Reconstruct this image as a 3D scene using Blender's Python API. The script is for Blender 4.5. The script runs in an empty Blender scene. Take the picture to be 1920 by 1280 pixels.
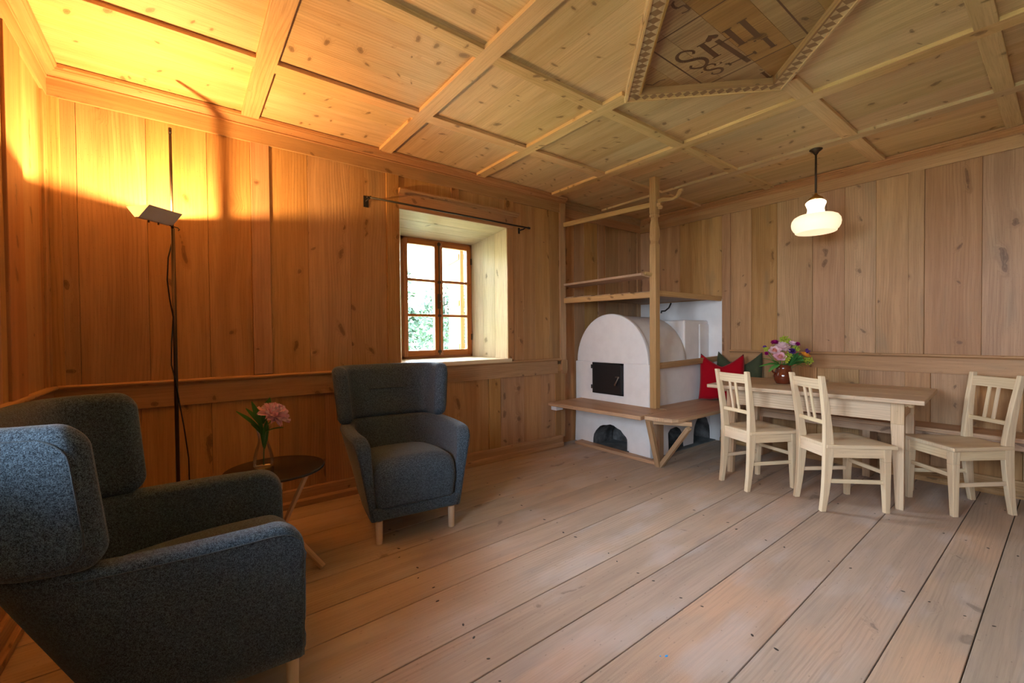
import bpy, bmesh, math, random
from mathutils import Vector, Matrix
import mathutils.noise as mnoise
random.seed(7)
R = math.radians
scene = bpy.context.scene
COL = scene.collection

# ------------------------------------------------------------ camera, light, exposure
def make_camera():
    cd = bpy.data.cameras.new('camera')
    cd.sensor_fit = 'HORIZONTAL'; cd.sensor_width = 36.0
    cd.lens = 803.71 / 1920 * 36.0
    cd.clip_start = 0.02
    yaw, pit, rol = R(37.4343), R(-0.9362), R(-0.5007)
    fw = Vector((math.sin(yaw)*math.cos(pit), math.cos(yaw)*math.cos(pit), math.sin(pit)))
    rt = Vector((math.cos(yaw), -math.sin(yaw), 0)); up = rt.cross(fw)
    r2 = math.cos(rol)*rt + math.sin(rol)*up; u2 = -math.sin(rol)*rt + math.cos(rol)*up
    o = bpy.data.objects.new('camera', cd); COL.objects.link(o)
    m = Matrix((r2, u2, -fw)).transposed().to_4x4(); m.translation = (0, 0, 1.17)
    o.matrix_world = m
    scene.camera = o
make_camera()
scene.view_settings.view_transform = 'Standard'
scene.view_settings.look = 'None'
scene.view_settings.gamma = 1.0
scene.view_settings.use_curve_mapping = False
scene.view_settings.exposure = 0.42

SKY = 44.0
DAY = (0.80, 0.91, 1.0)
LAMP_W = 92.0
LAMP_C = (1.0, 0.53, 0.17)
PENDANT_W = 16.0

w = bpy.data.worlds.new('sky'); scene.world = w; w.use_nodes = True
nt = w.node_tree; nt.nodes.clear()
tc = nt.nodes.new('ShaderNodeTexCoord'); sp = nt.nodes.new('ShaderNodeSeparateXYZ')
nt.links.new(tc.outputs['Generated'], sp.inputs[0])
cr = nt.nodes.new('ShaderNodeValToRGB')
cr.color_ramp.elements[0].position = 0.0; cr.color_ramp.elements[0].color = (*DAY, 1)
cr.color_ramp.elements[1].position = 0.6; cr.color_ramp.elements[1].color = (0.72, 0.86, 1.0, 1)
nt.links.new(sp.outputs['Z'], cr.inputs['Fac'])
bg = nt.nodes.new('ShaderNodeBackground'); bg.inputs['Strength'].default_value = SKY
nt.links.new(cr.outputs[0], bg.inputs['Color'])
wo = nt.nodes.new('ShaderNodeOutputWorld'); nt.links.new(bg.outputs[0], wo.inputs['Surface'])

sun = bpy.data.lights.new('sun', 'SUN'); sun.energy = 12.0; sun.angle = R(.6); sun.color = (1, .95, .86)
so_ = bpy.data.objects.new('sun', sun); COL.objects.link(so_); so_.rotation_euler = (R(50), 0, R(38))

def portal(name, loc, rot, sx, sy):
    l = bpy.data.lights.new(name, 'AREA'); l.shape = 'RECTANGLE'; l.size = sx; l.size_y = sy
    l.cycles.is_portal = True
    o = bpy.data.objects.new(name, l); COL.objects.link(o); o.location = loc; o.rotation_euler = rot

# ------------------------------------------------------------ mesh builder
class MB:
    """collects shapes into one mesh; uv in metres with v along the grain, a random tint per piece"""
    def __init__(self):
        self.bm = bmesh.new()
        self.uv = self.bm.loops.layers.uv.new('UVMap')
        self.rn = self.bm.loops.layers.float_color.new('rnd')
    def _finish(self, faces, g, mi=0, M=None, smooth=False, rnd=None, off=None):
        g = Vector(g).normalized()
        if off is None: off = (random.uniform(0, 40), random.uniform(0, 40))
        c = rnd if rnd is not None else (random.random(), random.random(), random.random(), 1)
        for f in faces:
            f.normal_update()
            n = f.normal
            a = n.cross(g)
            if a.length < 0.35:
                h = Vector((1, 0, 0)) if abs(g.x) < .7 else Vector((0, 1, 0))
                a = h; b = g.cross(h)
                for l in f.loops:
                    p = l.vert.co
                    l[self.uv].uv = (p.dot(a) + off[0], p.dot(b)*.3 + off[1]); l[self.rn] = c
            else:
                a.normalize()
                # snap so that neighbouring faces share the same across-axis sign
                for l in f.loops:
                    p = l.vert.co
                    l[self.uv].uv = (p.dot(a) + off[0], p.dot(g) + off[1]); l[self.rn] = c
            f.material_index = mi; f.smooth = smooth
        return faces
    def hexa(self, P, g=(0, 0, 1), mi=0, **k):
        """P: 8 points, bottom ring 0-3 then top ring 4-7"""
        v = [self.bm.verts.new(p) for p in P]
        fs = [self.bm.faces.new([v[i] for i in q]) for q in
              ((3, 2, 1, 0), (4, 5, 6, 7), (0, 1, 5, 4), (1, 2, 6, 5), (2, 3, 7, 6), (3, 0, 4, 7))]
        vol = (Vector(P[1])-Vector(P[0])).cross(Vector(P[2])-Vector(P[0])).dot(Vector(P[4])-Vector(P[0]))
        if vol < 0: bmesh.ops.reverse_faces(self.bm, faces=fs)
        return self._finish(fs, g, mi, **k)
    def box(self, a, b, g=(0, 0, 1), mi=0, M=None, **k):
        x0, y0, z0 = a; x1, y1, z1 = b
        P = [(x0, y0, z0), (x1, y0, z0), (x1, y1, z0), (x0, y1, z0), (x0, y0, z1), (x1, y0, z1), (x1, y1, z1), (x0, y1, z1)]
        P = [Vector(p) for p in P]
        if M is not None:
            P = [M @ p for p in P]; g = M.to_3x3() @ Vector(g)
        return self.hexa(P, g, mi, **k)
    def bar(self, a, b, wx, wy, up=(0, 0, 1), w2=None, mi=0, **k):
        """a bar of section wx (along up x dir) by wy (along up) from a to b, w2 = section at b"""
        a = Vector(a); b = Vector(b); d = (b-a).normalized(); s = d.cross(Vector(up))
        if s.length < 1e-4: s = d.cross(Vector((1, 0, 0)))
        s.normalize(); t = s.cross(d).normalized()
        w2 = w2 or (wx, wy)
        P = [a + s*i*wx/2 + t*j*wy/2 for i, j in ((-1, -1), (1, -1), (1, 1), (-1, 1))] + \
            [b + s*i*w2[0]/2 + t*j*w2[1]/2 for i, j in ((-1, -1), (1, -1), (1, 1), (-1, 1))]
        return self.hexa(P, d, mi, **k)
    def prism(self, poly, M, h, g=(0, 0, 1), mi=0, side_mi=None, **k):
        """poly in the local xy plane extruded along +z by h, placed by the 4x4 M"""
        lo = [self.bm.verts.new(M @ Vector((x, y, 0))) for x, y in poly]
        hi = [self.bm.verts.new(M @ Vector((x, y, h))) for x, y in poly]
        n = len(poly); area = sum(poly[i][0]*poly[(i+1) % n][1]-poly[(i+1) % n][0]*poly[i][1] for i in range(n))
        caps = [self.bm.faces.new(lo[::-1]), self.bm.faces.new(hi)]
        sides = [self.bm.faces.new((lo[i], lo[(i+1) % n], hi[(i+1) % n], hi[i])) for i in range(n)]
        flip = (area*h < 0) != (M.to_3x3().determinant() < 0)
        if flip: bmesh.ops.reverse_faces(self.bm, faces=caps+sides)
        self._finish(caps, g, mi, **k)
        self._finish(sides, g, mi if side_mi is None else side_mi, **k)
        return caps, sides
    def tube(self, pts, rad, n=10, g=None, mi=0, cap=True, closed=False, **k):
        pts = [Vector(p) for p in pts]; m = len(pts)
        if not hasattr(rad, '__len__'): rad = [rad]*m
        rings = []; prev = None
        for i, p in enumerate(pts):
            d = (pts[min(i+1, m-1)] - pts[max(i-1, 0)]).normalized()
            if prev is None:
                s = d.cross(Vector((0, 0, 1)))
                if s.length < .1: s = d.cross(Vector((1, 0, 0)))
            else: s = prev - d*prev.dot(d)
            s.normalize(); prev = s; t = d.cross(s)
            rings.append([self.bm.verts.new(p + (s*math.cos(a) + t*math.sin(a))*rad[i]) for a in [2*math.pi*q/n for q in range(n)]])
        fs = []
        for i in range(m-1):
            for q in range(n):
                fs.append(self.bm.faces.new((rings[i][q], rings[i][(q+1) % n], rings[i+1][(q+1) % n], rings[i+1][q])))
        self._finish(fs, g or (pts[-1]-pts[0] if (pts[-1]-pts[0]).length > 1e-5 else (0, 0, 1)), mi, smooth=True, **k)
        if cap:
            c = [self.bm.faces.new(rings[0][::-1]), self.bm.faces.new(rings[-1])]
            self._finish(c, (0, 0, 1), mi, **k)
        return fs
    def lathe(self, prof, M=None, n=32, mi=0, close_top=False, close_bot=False, g=(0, 0, 1), **k):
        M = M or Matrix.Identity(4)
        rings = [[self.bm.verts.new(M @ Vector((r*math.cos(2*math.pi*q/n), r*math.sin(2*math.pi*q/n), z))) for q in range(n)] for r, z in prof]
        fs = []
        for i in range(len(prof)-1):
            for q in range(n):
                fs.append(self.bm.faces.new((rings[i][q], rings[i][(q+1) % n], rings[i+1][(q+1) % n], rings[i+1][q])))
        if close_bot: fs.append(self.bm.faces.new(rings[0][::-1]))
        if close_top: fs.append(self.bm.faces.new(rings[-1]))
        return self._finish(fs, g, mi, smooth=True, **k)
    def grid(self, rows, closed_u=False, mi=0, g=(0, 0, 1), smooth=True, **k):
        V = [[self.bm.verts.new(p) for p in r] for r in rows]
        fs = []; n = len(rows[0])
        for i in range(len(rows)-1):
            for j in range(n if closed_u else n-1):
                fs.append(self.bm.faces.new((V[i][j], V[i][(j+1) % n], V[i+1][(j+1) % n], V[i+1][j])))
        self._finish(fs, g, mi, smooth=smooth, **k)
        return V, fs
    def build(self, name, mats, parent=None, bevel=0, seg=2, subsurf=0, loc=None, rotz=None, smooth_angle=False, merge=False, solid=0):
        if merge: bmesh.ops.remove_doubles(self.bm, verts=self.bm.verts, dist=1e-5)
        me = bpy.data.meshes.new(name); self.bm.to_mesh(me); self.bm.free()
        if not isinstance(mats, (list, tuple)): mats = [mats]
        for m in mats: me.materials.append(m)
        o = bpy.data.objects.new(name, me); COL.objects.link(o)
        if parent: o.parent = parent
        if loc: o.location = loc
        if rotz is not None: o.rotation_euler = (0, 0, rotz)
        if solid:
            s = o.modifiers.new('solid', 'SOLIDIFY'); s.thickness = solid; s.offset = 0
        if bevel:
            b = o.modifiers.new('bevel', 'BEVEL'); b.width = bevel; b.segments = seg; b.limit_method = 'ANGLE'; b.angle_limit = R(35)
        if subsurf:
            s = o.modifiers.new('sub', 'SUBSURF'); s.levels = subsurf; s.render_levels = subsurf
        return o

def empty(name, loc=(0, 0, 0), rz=0):
    o = bpy.data.objects.new(name, None); COL.objects.link(o)
    o.location = loc; o.rotation_euler = (0, 0, rz); o.empty_display_size = .1
    return o
def tag(o, label, cat, group=None):
    o['label'] = label; o['category'] = cat
    if group: o['group'] = group
    return o
def struct(o):
    o['kind'] = 'structure'; return o
def resample(pts, n):
    """Catmull-Rom through 2D/ND points, n samples"""
    P = [Vector(p) for p in pts]; m = len(P); out = []
    for k in range(n):
        t = k/(n-1)*(m-1); i = min(int(t), m-2); f = t-i
        p0 = P[max(i-1, 0)]; p1 = P[i]; p2 = P[i+1]; p3 = P[min(i+2, m-1)]
        out.append(.5*((2*p1)+(p2-p0)*f+(2*p0-5*p1+4*p2-p3)*f*f+(3*p1-p0-3*p2+p3)*f**3))
    return out
def copy_tree(o, parent=None):
    c = o.copy(); COL.objects.link(c); c.parent = parent
    for ch in [x for x in scene.objects if x.parent == o]: copy_tree(ch, c)
    return c

# ------------------------------------------------------------ materials
def mat(name):
    m = bpy.data.materials.new(name); m.use_nodes = True
    nt = m.node_tree; nt.nodes.clear()
    out = nt.nodes.new('ShaderNodeOutputMaterial')
    b = nt.nodes.new('ShaderNodeBsdfPrincipled'); nt.links.new(b.outputs[0], out.inputs['Surface'])
    return m, nt, b, out
def plain(name, col, rough=.5, metal=0, spec=.5, **k):
    m, nt, b, out = mat(name)
    b.inputs['Base Color'].default_value = (*col, 1); b.inputs['Roughness'].default_value = rough
    b.inputs['Metallic'].default_value = metal; b.inputs['Specular IOR Level'].default_value = spec
    for kk, v in k.items(): b.inputs[kk].default_value = v
    return m
class NT:
    def __init__(self, nt): self.nt = nt
    def n(self, t, **k):
        x = self.nt.nodes.new(t)
        for a, v in k.items(): setattr(x, a, v)
        return x
    def l(self, a, b): self.nt.links.new(a, b)
    def m(self, op, a, b=None, c=None, clamp=False):
        x = self.n('ShaderNodeMath', operation=op, use_clamp=clamp)
        for i, v in enumerate((a, b, c)):
            if v is None: continue
            if isinstance(v, (int, float)): x.inputs[i].default_value = v
            else: self.l(v, x.inputs[i])
        return x.outputs[0]
    def vec(self, x, y, z=0.0):
        c = self.n('ShaderNodeCombineXYZ')
        for i, v in enumerate((x, y, z)):
            if isinstance(v, (int, float)): c.inputs[i].default_value = v
            else: self.l(v, c.inputs[i])
        return c.outputs[0]
    def noise(self, v, scale=1.0, detail=2.0, rough=.5, dist=0.0):
        x = self.n('ShaderNodeTexNoise'); self.l(v, x.inputs['Vector'])
        x.inputs['Scale'].default_value = scale; x.inputs['Detail'].default_value = detail
        x.inputs['Roughness'].default_value = rough; x.inputs['Distortion'].default_value = dist
        return x.outputs['Fac']
    def smooth(self, x, a, b, lo=0.0, hi=1.0):
        r = self.n('ShaderNodeMapRange', interpolation_type='SMOOTHSTEP')
        self.l(x, r.inputs[0])
        for i, v in enumerate((a, b, lo, hi)): r.inputs[i+1].default_value = v
        return r.outputs[0]
    def mix(self, f, a, b, t='MIX'):
        x = self.n('ShaderNodeMix', data_type='RGBA', blend_type=t)
        if isinstance(f, (int, float)): x.inputs[0].default_value = f
        else: self.l(f, x.inputs[0])
        for i, v in ((6, a), (7, b)):
            if isinstance(v, tuple): x.inputs[i].default_value = (*v, 1) if len(v) == 3 else v
            else: self.l(v, x.inputs[i])
        return x.outputs[2]

def wood(name, c1, c2, cdark, rough=.55, knots=1.0, grain=1.0, stain=0.0, stain_col=(.25, .22, .17), ring=.5,
         knot_col=None, vary=.25, ks=(3.6, 1.7), pores=0.0, spec=.35, orange=None, white=0.0):
    m, nt, b, out = mat(name); N = NT(nt)
    uv = N.n('ShaderNodeUVMap', uv_map='UVMap').outputs[0]
    at = N.n('ShaderNodeAttribute', attribute_name='rnd')
    rs = N.n('ShaderNodeSeparateColor'); N.l(at.outputs['Color'], rs.inputs[0])
    r1, r2_, r3 = rs.outputs[0], rs.outputs[1], rs.outputs[2]
    s = N.n('ShaderNodeSeparateXYZ'); N.l(uv, s.inputs[0]); u, v = s.outputs[0], s.outputs[1]
    w_ = N.m('MULTIPLY', r1, 13.0)
    warp = N.m('SUBTRACT', N.noise(N.vec(N.m('MULTIPLY', u, 2.2), N.m('MULTIPLY', v, .8), w_), 1, 2), .5)
    # knots: one cell = one knot, most cells blank
    kv = N.n('ShaderNodeTexVoronoi', voronoi_dimensions='2D', feature='F1')
    wob = N.m('MULTIPLY', N.m('SUBTRACT', N.noise(N.vec(N.m('MULTIPLY', u, 22), N.m('MULTIPLY', v, 22), w_), 1, 2), .5), .16)
    N.l(N.vec(N.m('ADD', N.m('MULTIPLY', u, ks[0]), wob), N.m('ADD', N.m('MULTIPLY', v, ks[1]), N.m('ADD', wob, N.m('MULTIPLY', N.m('SUBTRACT', N.noise(N.vec(N.m('MULTIPLY', u, 1.5), N.m('MULTIPLY', v, 1.5), w_), 1, 1), .5), 6.0)))), kv.inputs['Vector'])
    kv.inputs['Scale'].default_value = 1.0; kv.inputs['Randomness'].default_value = 1.0
    ksep = N.n('ShaderNodeSeparateColor'); N.l(kv.outputs['Color'], ksep.inputs[0])
    kon = N.m('GREATER_THAN', ksep.outputs[0], 1 - .62*min(1, knots))
    ksz = N.m('MULTIPLY_ADD', ksep.outputs[1], .75, .45)
    kd = N.m('DIVIDE', kv.outputs['Distance'], ksz)
    kcore = N.m('MULTIPLY', N.smooth(kd, .03, .085, 1, 0), kon)
    khalo = N.m('MULTIPLY', N.smooth(kd, .03, .26, 1, 0), kon)
    kring = N.m('MULTIPLY', N.m('MULTIPLY', N.smooth(kd, .05, .07, 0, 1), N.smooth(kd, .075, .10, 1, 0)), kon)
    # second, small knots
    kv2 = N.n('ShaderNodeTexVoronoi', voronoi_dimensions='2D', feature='F1')
    N.l(N.vec(N.m('ADD', N.m('MULTIPLY', u, ks[0]*2.3), 5.3), N.m('MULTIPLY', v, ks[1]*2.0)), kv2.inputs['Vector'])
    k2s = N.n('ShaderNodeSeparateColor'); N.l(kv2.outputs['Color'], k2s.inputs[0])
    k2 = N.m('MULTIPLY', N.smooth(kv2.outputs['Distance'], .03, .10, 1, 0), N.m('GREATER_THAN', k2s.outputs[1], 1-.3*min(1, knots)))
    # growth rings that bend round the knots
    bend = N.m('MULTIPLY', khalo, .05)
    ru = N.m('ADD', N.m('ADD', u, N.m('MULTIPLY', warp, .13)), bend)
    rings = N.m('SINE', N.m('MULTIPLY', ru, 330.0))
    rmod = N.noise(N.vec(N.m('MULTIPLY', u, 5.0), N.m('MULTIPLY', v, .45), w_), 1, 2)
    rings = N.m('MULTIPLY', N.smooth(rings, .0, 1.0), N.smooth(rmod, .42, .62))
    fine = N.noise(N.vec(N.m('MULTIPLY', u, 150), N.m('MULTIPLY', v, 4.5), w_), 1, 3, .6)
    streak = N.noise(N.vec(N.m('MULTIPLY', ru, 16), N.m('MULTIPLY', v, .7), w_), 1, 3)
    blot = N.noise(N.vec(N.m('MULTIPLY', u, 3.2), N.m('MULTIPLY', v, 1.3), N.m('ADD', w_, 7)), 1, 3)
    base = N.mix(N.smooth(streak, .32, .68), c1, c2)
    if orange: base = N.mix(N.m('MULTIPLY', N.smooth(blot, .5, .72), .8), base, orange)
    base = N.mix(N.m('MULTIPLY', N.m('SUBTRACT', 1.0, N.smooth(fine, .3, .6)), .28*grain), base, cdark)
    base = N.mix(N.m('MULTIPLY', rings, ring*.55), base, cdark)
    if stain:
        sn = N.noise(N.vec(N.m('MULTIPLY', u, 7), N.m('MULTIPLY', v, 1.6), N.m('ADD', w_, 3)), 1, 3)
        base = N.mix(N.m('MULTIPLY', N.smooth(sn, .56, .74), stain), base, stain_col)
    if white:
        wn = N.noise(N.vec(N.m('MULTIPLY', u, 6), N.m('MULTIPLY', v, 2.2), N.m('ADD', w_, 9)), 1, 4)
        base = N.mix(N.m('MULTIPLY', N.smooth(wn, .5, .7), white), base, (.62, .6, .62))
    kc = knot_col or tuple(x*.45 for x in cdark)
    base = N.mix(N.m('MULTIPLY', khalo, .26*min(1, knots)), base, cdark)
    base = N.mix(N.m('MULTIPLY', kcore, .62), base, kc)
    base = N.mix(N.m('MULTIPLY', kring, .5), base, kc)
    base = N.mix(N.m('MULTIPLY', k2, .5), base, kc)
    if pores:
        pv = N.n('ShaderNodeTexVoronoi', voronoi_dimensions='2D'); N.l(N.vec(N.m('MULTIPLY', u, 95), N.m('MULTIPLY', v, 60)), pv.inputs['Vector'])
        pm = N.smooth(N.noise(N.vec(N.m('MULTIPLY', u, 3.5), N.m('MULTIPLY', v, 1.5), N.m('ADD', w_, 21)), 1, 2), .5, .66)
        base = N.mix(N.m('MULTIPLY', N.m('MULTIPLY', N.smooth(pv.outputs['Distance'], .1, .24, 1, 0), pm), pores), base, tuple(x*.35 for x in cdark))
    hs = N.n('ShaderNodeHueSaturation'); N.l(base, hs.inputs['Color'])
    N.l(N.m('MULTIPLY_ADD', r2_, .016, .492), hs.inputs['Hue'])
    N.l(N.m('MULTIPLY_ADD', r3, .2, .9), hs.inputs['Saturation'])
    N.l(N.m('MULTIPLY_ADD', r1, vary, 1 - vary/2), hs.inputs['Value'])
    N.l(hs.outputs[0], b.inputs['Base Color'])
    b.inputs['Roughness'].default_value = rough; b.inputs['Specular IOR Level'].default_value = spec
    bp = N.n('ShaderNodeBump'); bp.inputs['Strength'].default_value = .16; bp.inputs['Distance'].default_value = .004
    N.l(N.m('ADD', fine, N.m('MULTIPLY', rings, .5)), bp.inputs['Height']); N.l(bp.outputs[0], b.inputs['Normal'])
    return m

def fabric(name, c1, c2, scale=900, bump=.25, sheen=.25):
    m, nt, b, out = mat(name); N = NT(nt)
    tcn = N.n('ShaderNodeTexCoord').outputs['Object']
    a = N.noise(tcn, scale, 2, .7); c = N.noise(tcn, scale*.33, 3, .6)
    f = N.smooth(N.m('ADD', N.m('MULTIPLY', a, .7), N.m('MULTIPLY', c, .3)), .38, .66)
    N.l(N.mix(f, c1, c2), b.inputs['Base Color'])
    b.inputs['Roughness'].default_value = .95; b.inputs['Specular IOR Level'].default_value = .15
    b.inputs['Sheen Weight'].default_value = sheen; b.inputs['Sheen Roughness'].default_value = .4
    bp = N.n('ShaderNodeBump'); bp.inputs['Strength'].default_value = bump; bp.inputs['Distance'].default_value = .002
    N.l(a, bp.inputs['Height']); N.l(bp.outputs[0], b.inputs['Normal'])
    return m
def plaster(name, c1, c2, bump=.25):
    m, nt, b, out = mat(name); N = NT(nt)
    tcn = N.n('ShaderNodeTexCoord').outputs['Object']
    a = N.noise(tcn, 7, 4, .6); c = N.noise(tcn, 60, 3, .6)
    N.l(N.mix(N.smooth(a, .35, .7), c1, c2), b.inputs['Base Color'])
    b.inputs['Roughness'].default_value = .85; b.inputs['Specular IOR Level'].default_value = .2
    bp = N.n('ShaderNodeBump'); bp.inputs['Strength'].default_value = bump; bp.inputs['Distance'].default_value = .01
    N.l(N.m('ADD', a, N.m('MULTIPLY', c, .3)), bp.inputs['Height']); N.l(bp.outputs[0], b.inputs['Normal'])
    return m

M = {}
M['wall'] = wood('wall_pine', (.50, .29, .14), (.40, .215, .095), (.2, .095, .04), rough=.5, knots=.9, stain=.4, stain_col=(.24, .18, .11), vary=.22, ring=.45, ks=(5.2, 3.4))
M['wallR'] = M['wall']
M['ceil'] = wood('ceiling_spruce', (.68, .49, .29), (.58, .40, .22), (.3, .16, .07), rough=.5, knots=1.0, stain=.3, stain_col=(.33, .26, .13), vary=.2, ring=.4, ks=(4.5, 8.0), knot_col=(.09, .05, .03))
M['oldceil'] = wood('aged_panel_spruce', (.42, .25, .12), (.34, .19, .085), (.15, .07, .03), rough=.5, knots=.9, stain=.3, stain_col=(.2, .15, .09), vary=.08, ring=.5, ks=(4.5, 6), knot_col=(.05, .03, .02))
M['floor'] = wood('scrubbed_floor_boards', (.52, .405, .315), (.44, .345, .27), (.24, .175, .13), rough=.62, knots=.6, stain=.45, stain_col=(.32, .285, .27), vary=.14, ring=.38, grain=.7, ks=(2.8, 1.5), pores=.7, orange=(.60, .40, .27), white=.3, knot_col=(.2, .16, .13))
M['pale'] = wood('bleached_chair_wood', (.78, .63, .44), (.70, .55, .37), (.42, .28, .16), rough=.55, knots=.35, vary=.1, ring=.4, ks=(6, 2.5))
M['table'] = wood('table_spruce', (.70, .52, .35), (.62, .44, .28), (.3, .18, .1), rough=.5, knots=.3, vary=.12, ring=.5, ks=(5, 2))
M['bench'] = wood('bench_wood', (.52, .34, .21), (.42, .26, .15), (.2, .11, .06), rough=.5, knots=.5, stain=.3, stain_col=(.27, .2, .15), vary=.2, ring=.6)
M['frame'] = wood('frame_larch', (.56, .36, .17), (.46, .28, .12), (.2, .1, .04), rough=.5, knots=.5, vary=.12, ring=.8, ks=(7, 1.2))
M['larch'] = wood('window_larch', (.50, .20, .062), (.42, .155, .045), (.2, .07, .02), rough=.35, knots=.1, vary=.1, ring=.5)
M['reveal'] = wood('pale_reveal_boards', (.80, .68, .47), (.72, .6, .38), (.34, .22, .11), rough=.5, knots=.8, stain=.35, stain_col=(.4, .36, .2), vary=.12, ring=.3, ks=(6, 3.5))
M['leg'] = plain('pale_beech', (.78, .62, .46), .45)
M['fab'] = fabric('grey_blue_wool', (.014, .023, .036), (.135, .20, .27), 420, sheen=.2)
M['seam'] = fabric('seam_thread', (.03, .04, .05), (.10, .13, .16))
M['white'] = plaster('lime_plaster', (.84, .83, .85), (.79, .78, .80))
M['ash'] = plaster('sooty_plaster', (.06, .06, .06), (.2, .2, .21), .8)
M['ashfloor'] = plaster('grey_stone', (.12, .14, .15), (.2, .22, .23), .5)
M['iron'] = plain('black_iron', (.035, .035, .038), .42, .6)
M['steel'] = plain('worn_steel', (.22, .2, .18), .4, 1)
M['black'] = plain('black_lacquer', (.012, .011, .011), .22)
M['darkmetal'] = plain('dark_bronze', (.075, .055, .042), .4, .7)
M['polemetal'] = plain('dark_pole', (.06, .045, .038), .3, .8)
M['shade'] = plain('grey_metal_shade', (.72, .68, .66), .6)
M['brass'] = plain('brass', (.6, .38, .12), .3, 1)
M['red'] = fabric('red_wool', (.30, .002, .008), (.42, .004, .016), 500, .2, .1)
M['green'] = fabric('green_wool', (.045, .055, .03), (.075, .088, .05), 500, .2, .1)
M['sky_blue'] = plain('blue_paint', (.05, .4, .9), .5)
M['gap'] = plain('dark_gap', (.03, .018, .01), .9)
M['nail'] = plain('old_nail', (.04, .035, .03), .6)
M['inlay'] = plain('stained_inlay', (.27, .15, .075), .5)
M['inlay2'] = plain('letter_stain', (.13, .062, .032), .55)
M['ceramic'] = plain('brown_glaze', (.13, .028, .012), .08, 0, .6)
M['ground'] = plain('meadow', (.30, .33, .17), .9)
M['leafout'] = plain('tree_leaf', (.045, .075, .052), .8, 0, .1)
M['bark'] = plain('bark', (.1, .07, .05), .9)
def glassmat(name, tint=(1, 1, 1), refl=.12, rough=0.0):
    m = bpy.data.materials.new(name); m.use_nodes = True; nt = m.node_tree; nt.nodes.clear(); N = NT(nt)
    out = N.n('ShaderNodeOutputMaterial'); t = N.n('ShaderNodeBsdfTransparent'); t.inputs[0].default_value = (*tint, 1)
    g = N.n('ShaderNodeBsdfGlossy'); g.inputs['Roughness'].default_value = rough
    fr = N.n('ShaderNodeFresnel'); fr.inputs['IOR'].default_value = 1.45
    mx = N.n('ShaderNodeMixShader'); N.l(N.m('MULTIPLY', fr.outputs[0], refl*8.0), mx.inputs[0]); N.l(t.outputs[0], mx.inputs[1]); N.l(g.outputs[0], mx.inputs[2])
    N.l(mx.outputs[0], out.inputs['Surface']); return m
M['pane'] = glassmat('window_glass')
M['vase'] = glassmat('clear_vase_glass', (.97, .98, .98), .07)
def emis(name, col, st):
    m, nt, b, out = mat(name); b.inputs['Base Color'].default_value = (.8, .8, .8, 1)
    b.inputs['Emission Color'].default_value = (*col, 1); b.inputs['Emission Strength'].default_value = st; return m
M['opal'] = emis('lit_opal_glass', (1, .78, .48), .75)
M['opalneck'] = emis('lit_opal_neck', (1, .80, .45), 5.0)
def transl(name, col):
    m = bpy.data.materials.new(name); m.use_nodes = True; nt = m.node_tree; nt.nodes.clear(); N = NT(nt)
    out = N.n('ShaderNodeOutputMaterial'); d = N.n('ShaderNodeBsdfDiffuse'); t = N.n('ShaderNodeBsdfTranslucent')
    d.inputs[0].default_value = (*col, 1); t.inputs[0].default_value = (*col, 1)
    mx = N.n('ShaderNodeMixShader'); mx.inputs[0].default_value = .35; N.l(d.outputs[0], mx.inputs[1]); N.l(t.outputs[0], mx.inputs[2])
    N.l(mx.outputs[0], out.inputs['Surface']); return m
M['endcap'] = transl('frosted_end_cap', (.55, .5, .42))
M['petal_pink'] = transl('pink_petal', (.97, .62, .74)); M['petal_deep'] = transl('deep_pink_petal', (.80, .2, .33))
M['petal_pale'] = transl('pale_pink_petal', (.95, .74, .80)); M['petal_salmon'] = transl('salmon_petal', (.86, .42, .36))
M['petal_lilac'] = transl('lilac_petal', (.72, .42, .66)); M['petal_magenta'] = transl('magenta_petal', (.4, .02, .2))
M['petal_purple'] = transl('purple_petal', (.16, .06, .3)); M['petal_orange'] = transl('orange_petal', (.85, .36, .05))
M['leaf'] = transl('leaf_green', (.07, .22, .06)); M['leaf_lime'] = transl('lime_green', (.5, .6, .08)); M['leaf_mid'] = transl('mid_green', (.15, .42, .10))
M['stem'] = plain('stem_green', (.1, .22, .05), .5)

# ------------------------------------------------------------ room shell
XL, XR, YB, YN, ZC = -0.555, 4.60, 3.235, -1.22, 2.574
XN, YNI = 3.176, 3.33          # start and depth of the niche behind the stove
def planks_wall(mb, M4, splits, z0, z1, t=.022, gap=.002):
    """vertical planks; splits along local x; local y = into the wall, room face at y=0"""
    for a, b in zip(splits[:-1], splits[1:]):
        mb.box((a+gap/2, 0, z0), (b-gap/2, t, z1), (0, 0, 1), M=M4)
def ident(): return Matrix.Identity(4)
MB_back = Matrix.Translation((0, YB, 0))                                        # x right, y into the wall
MB_right = Matrix.Translation((XR, 0, 0)) @ Matrix.Rotation(R(-90), 4, 'Z')      # local x = -world y
MB_left = Matrix.Translation((XL, 0, 0)) @ Matrix.Rotation(R(90), 4, 'Z')        # local x = world y
MB_near = Matrix.Translation((0, YN, 0)) @ Matrix.Rotation(R(180), 4, 'Z')       # local x = -world x

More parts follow.
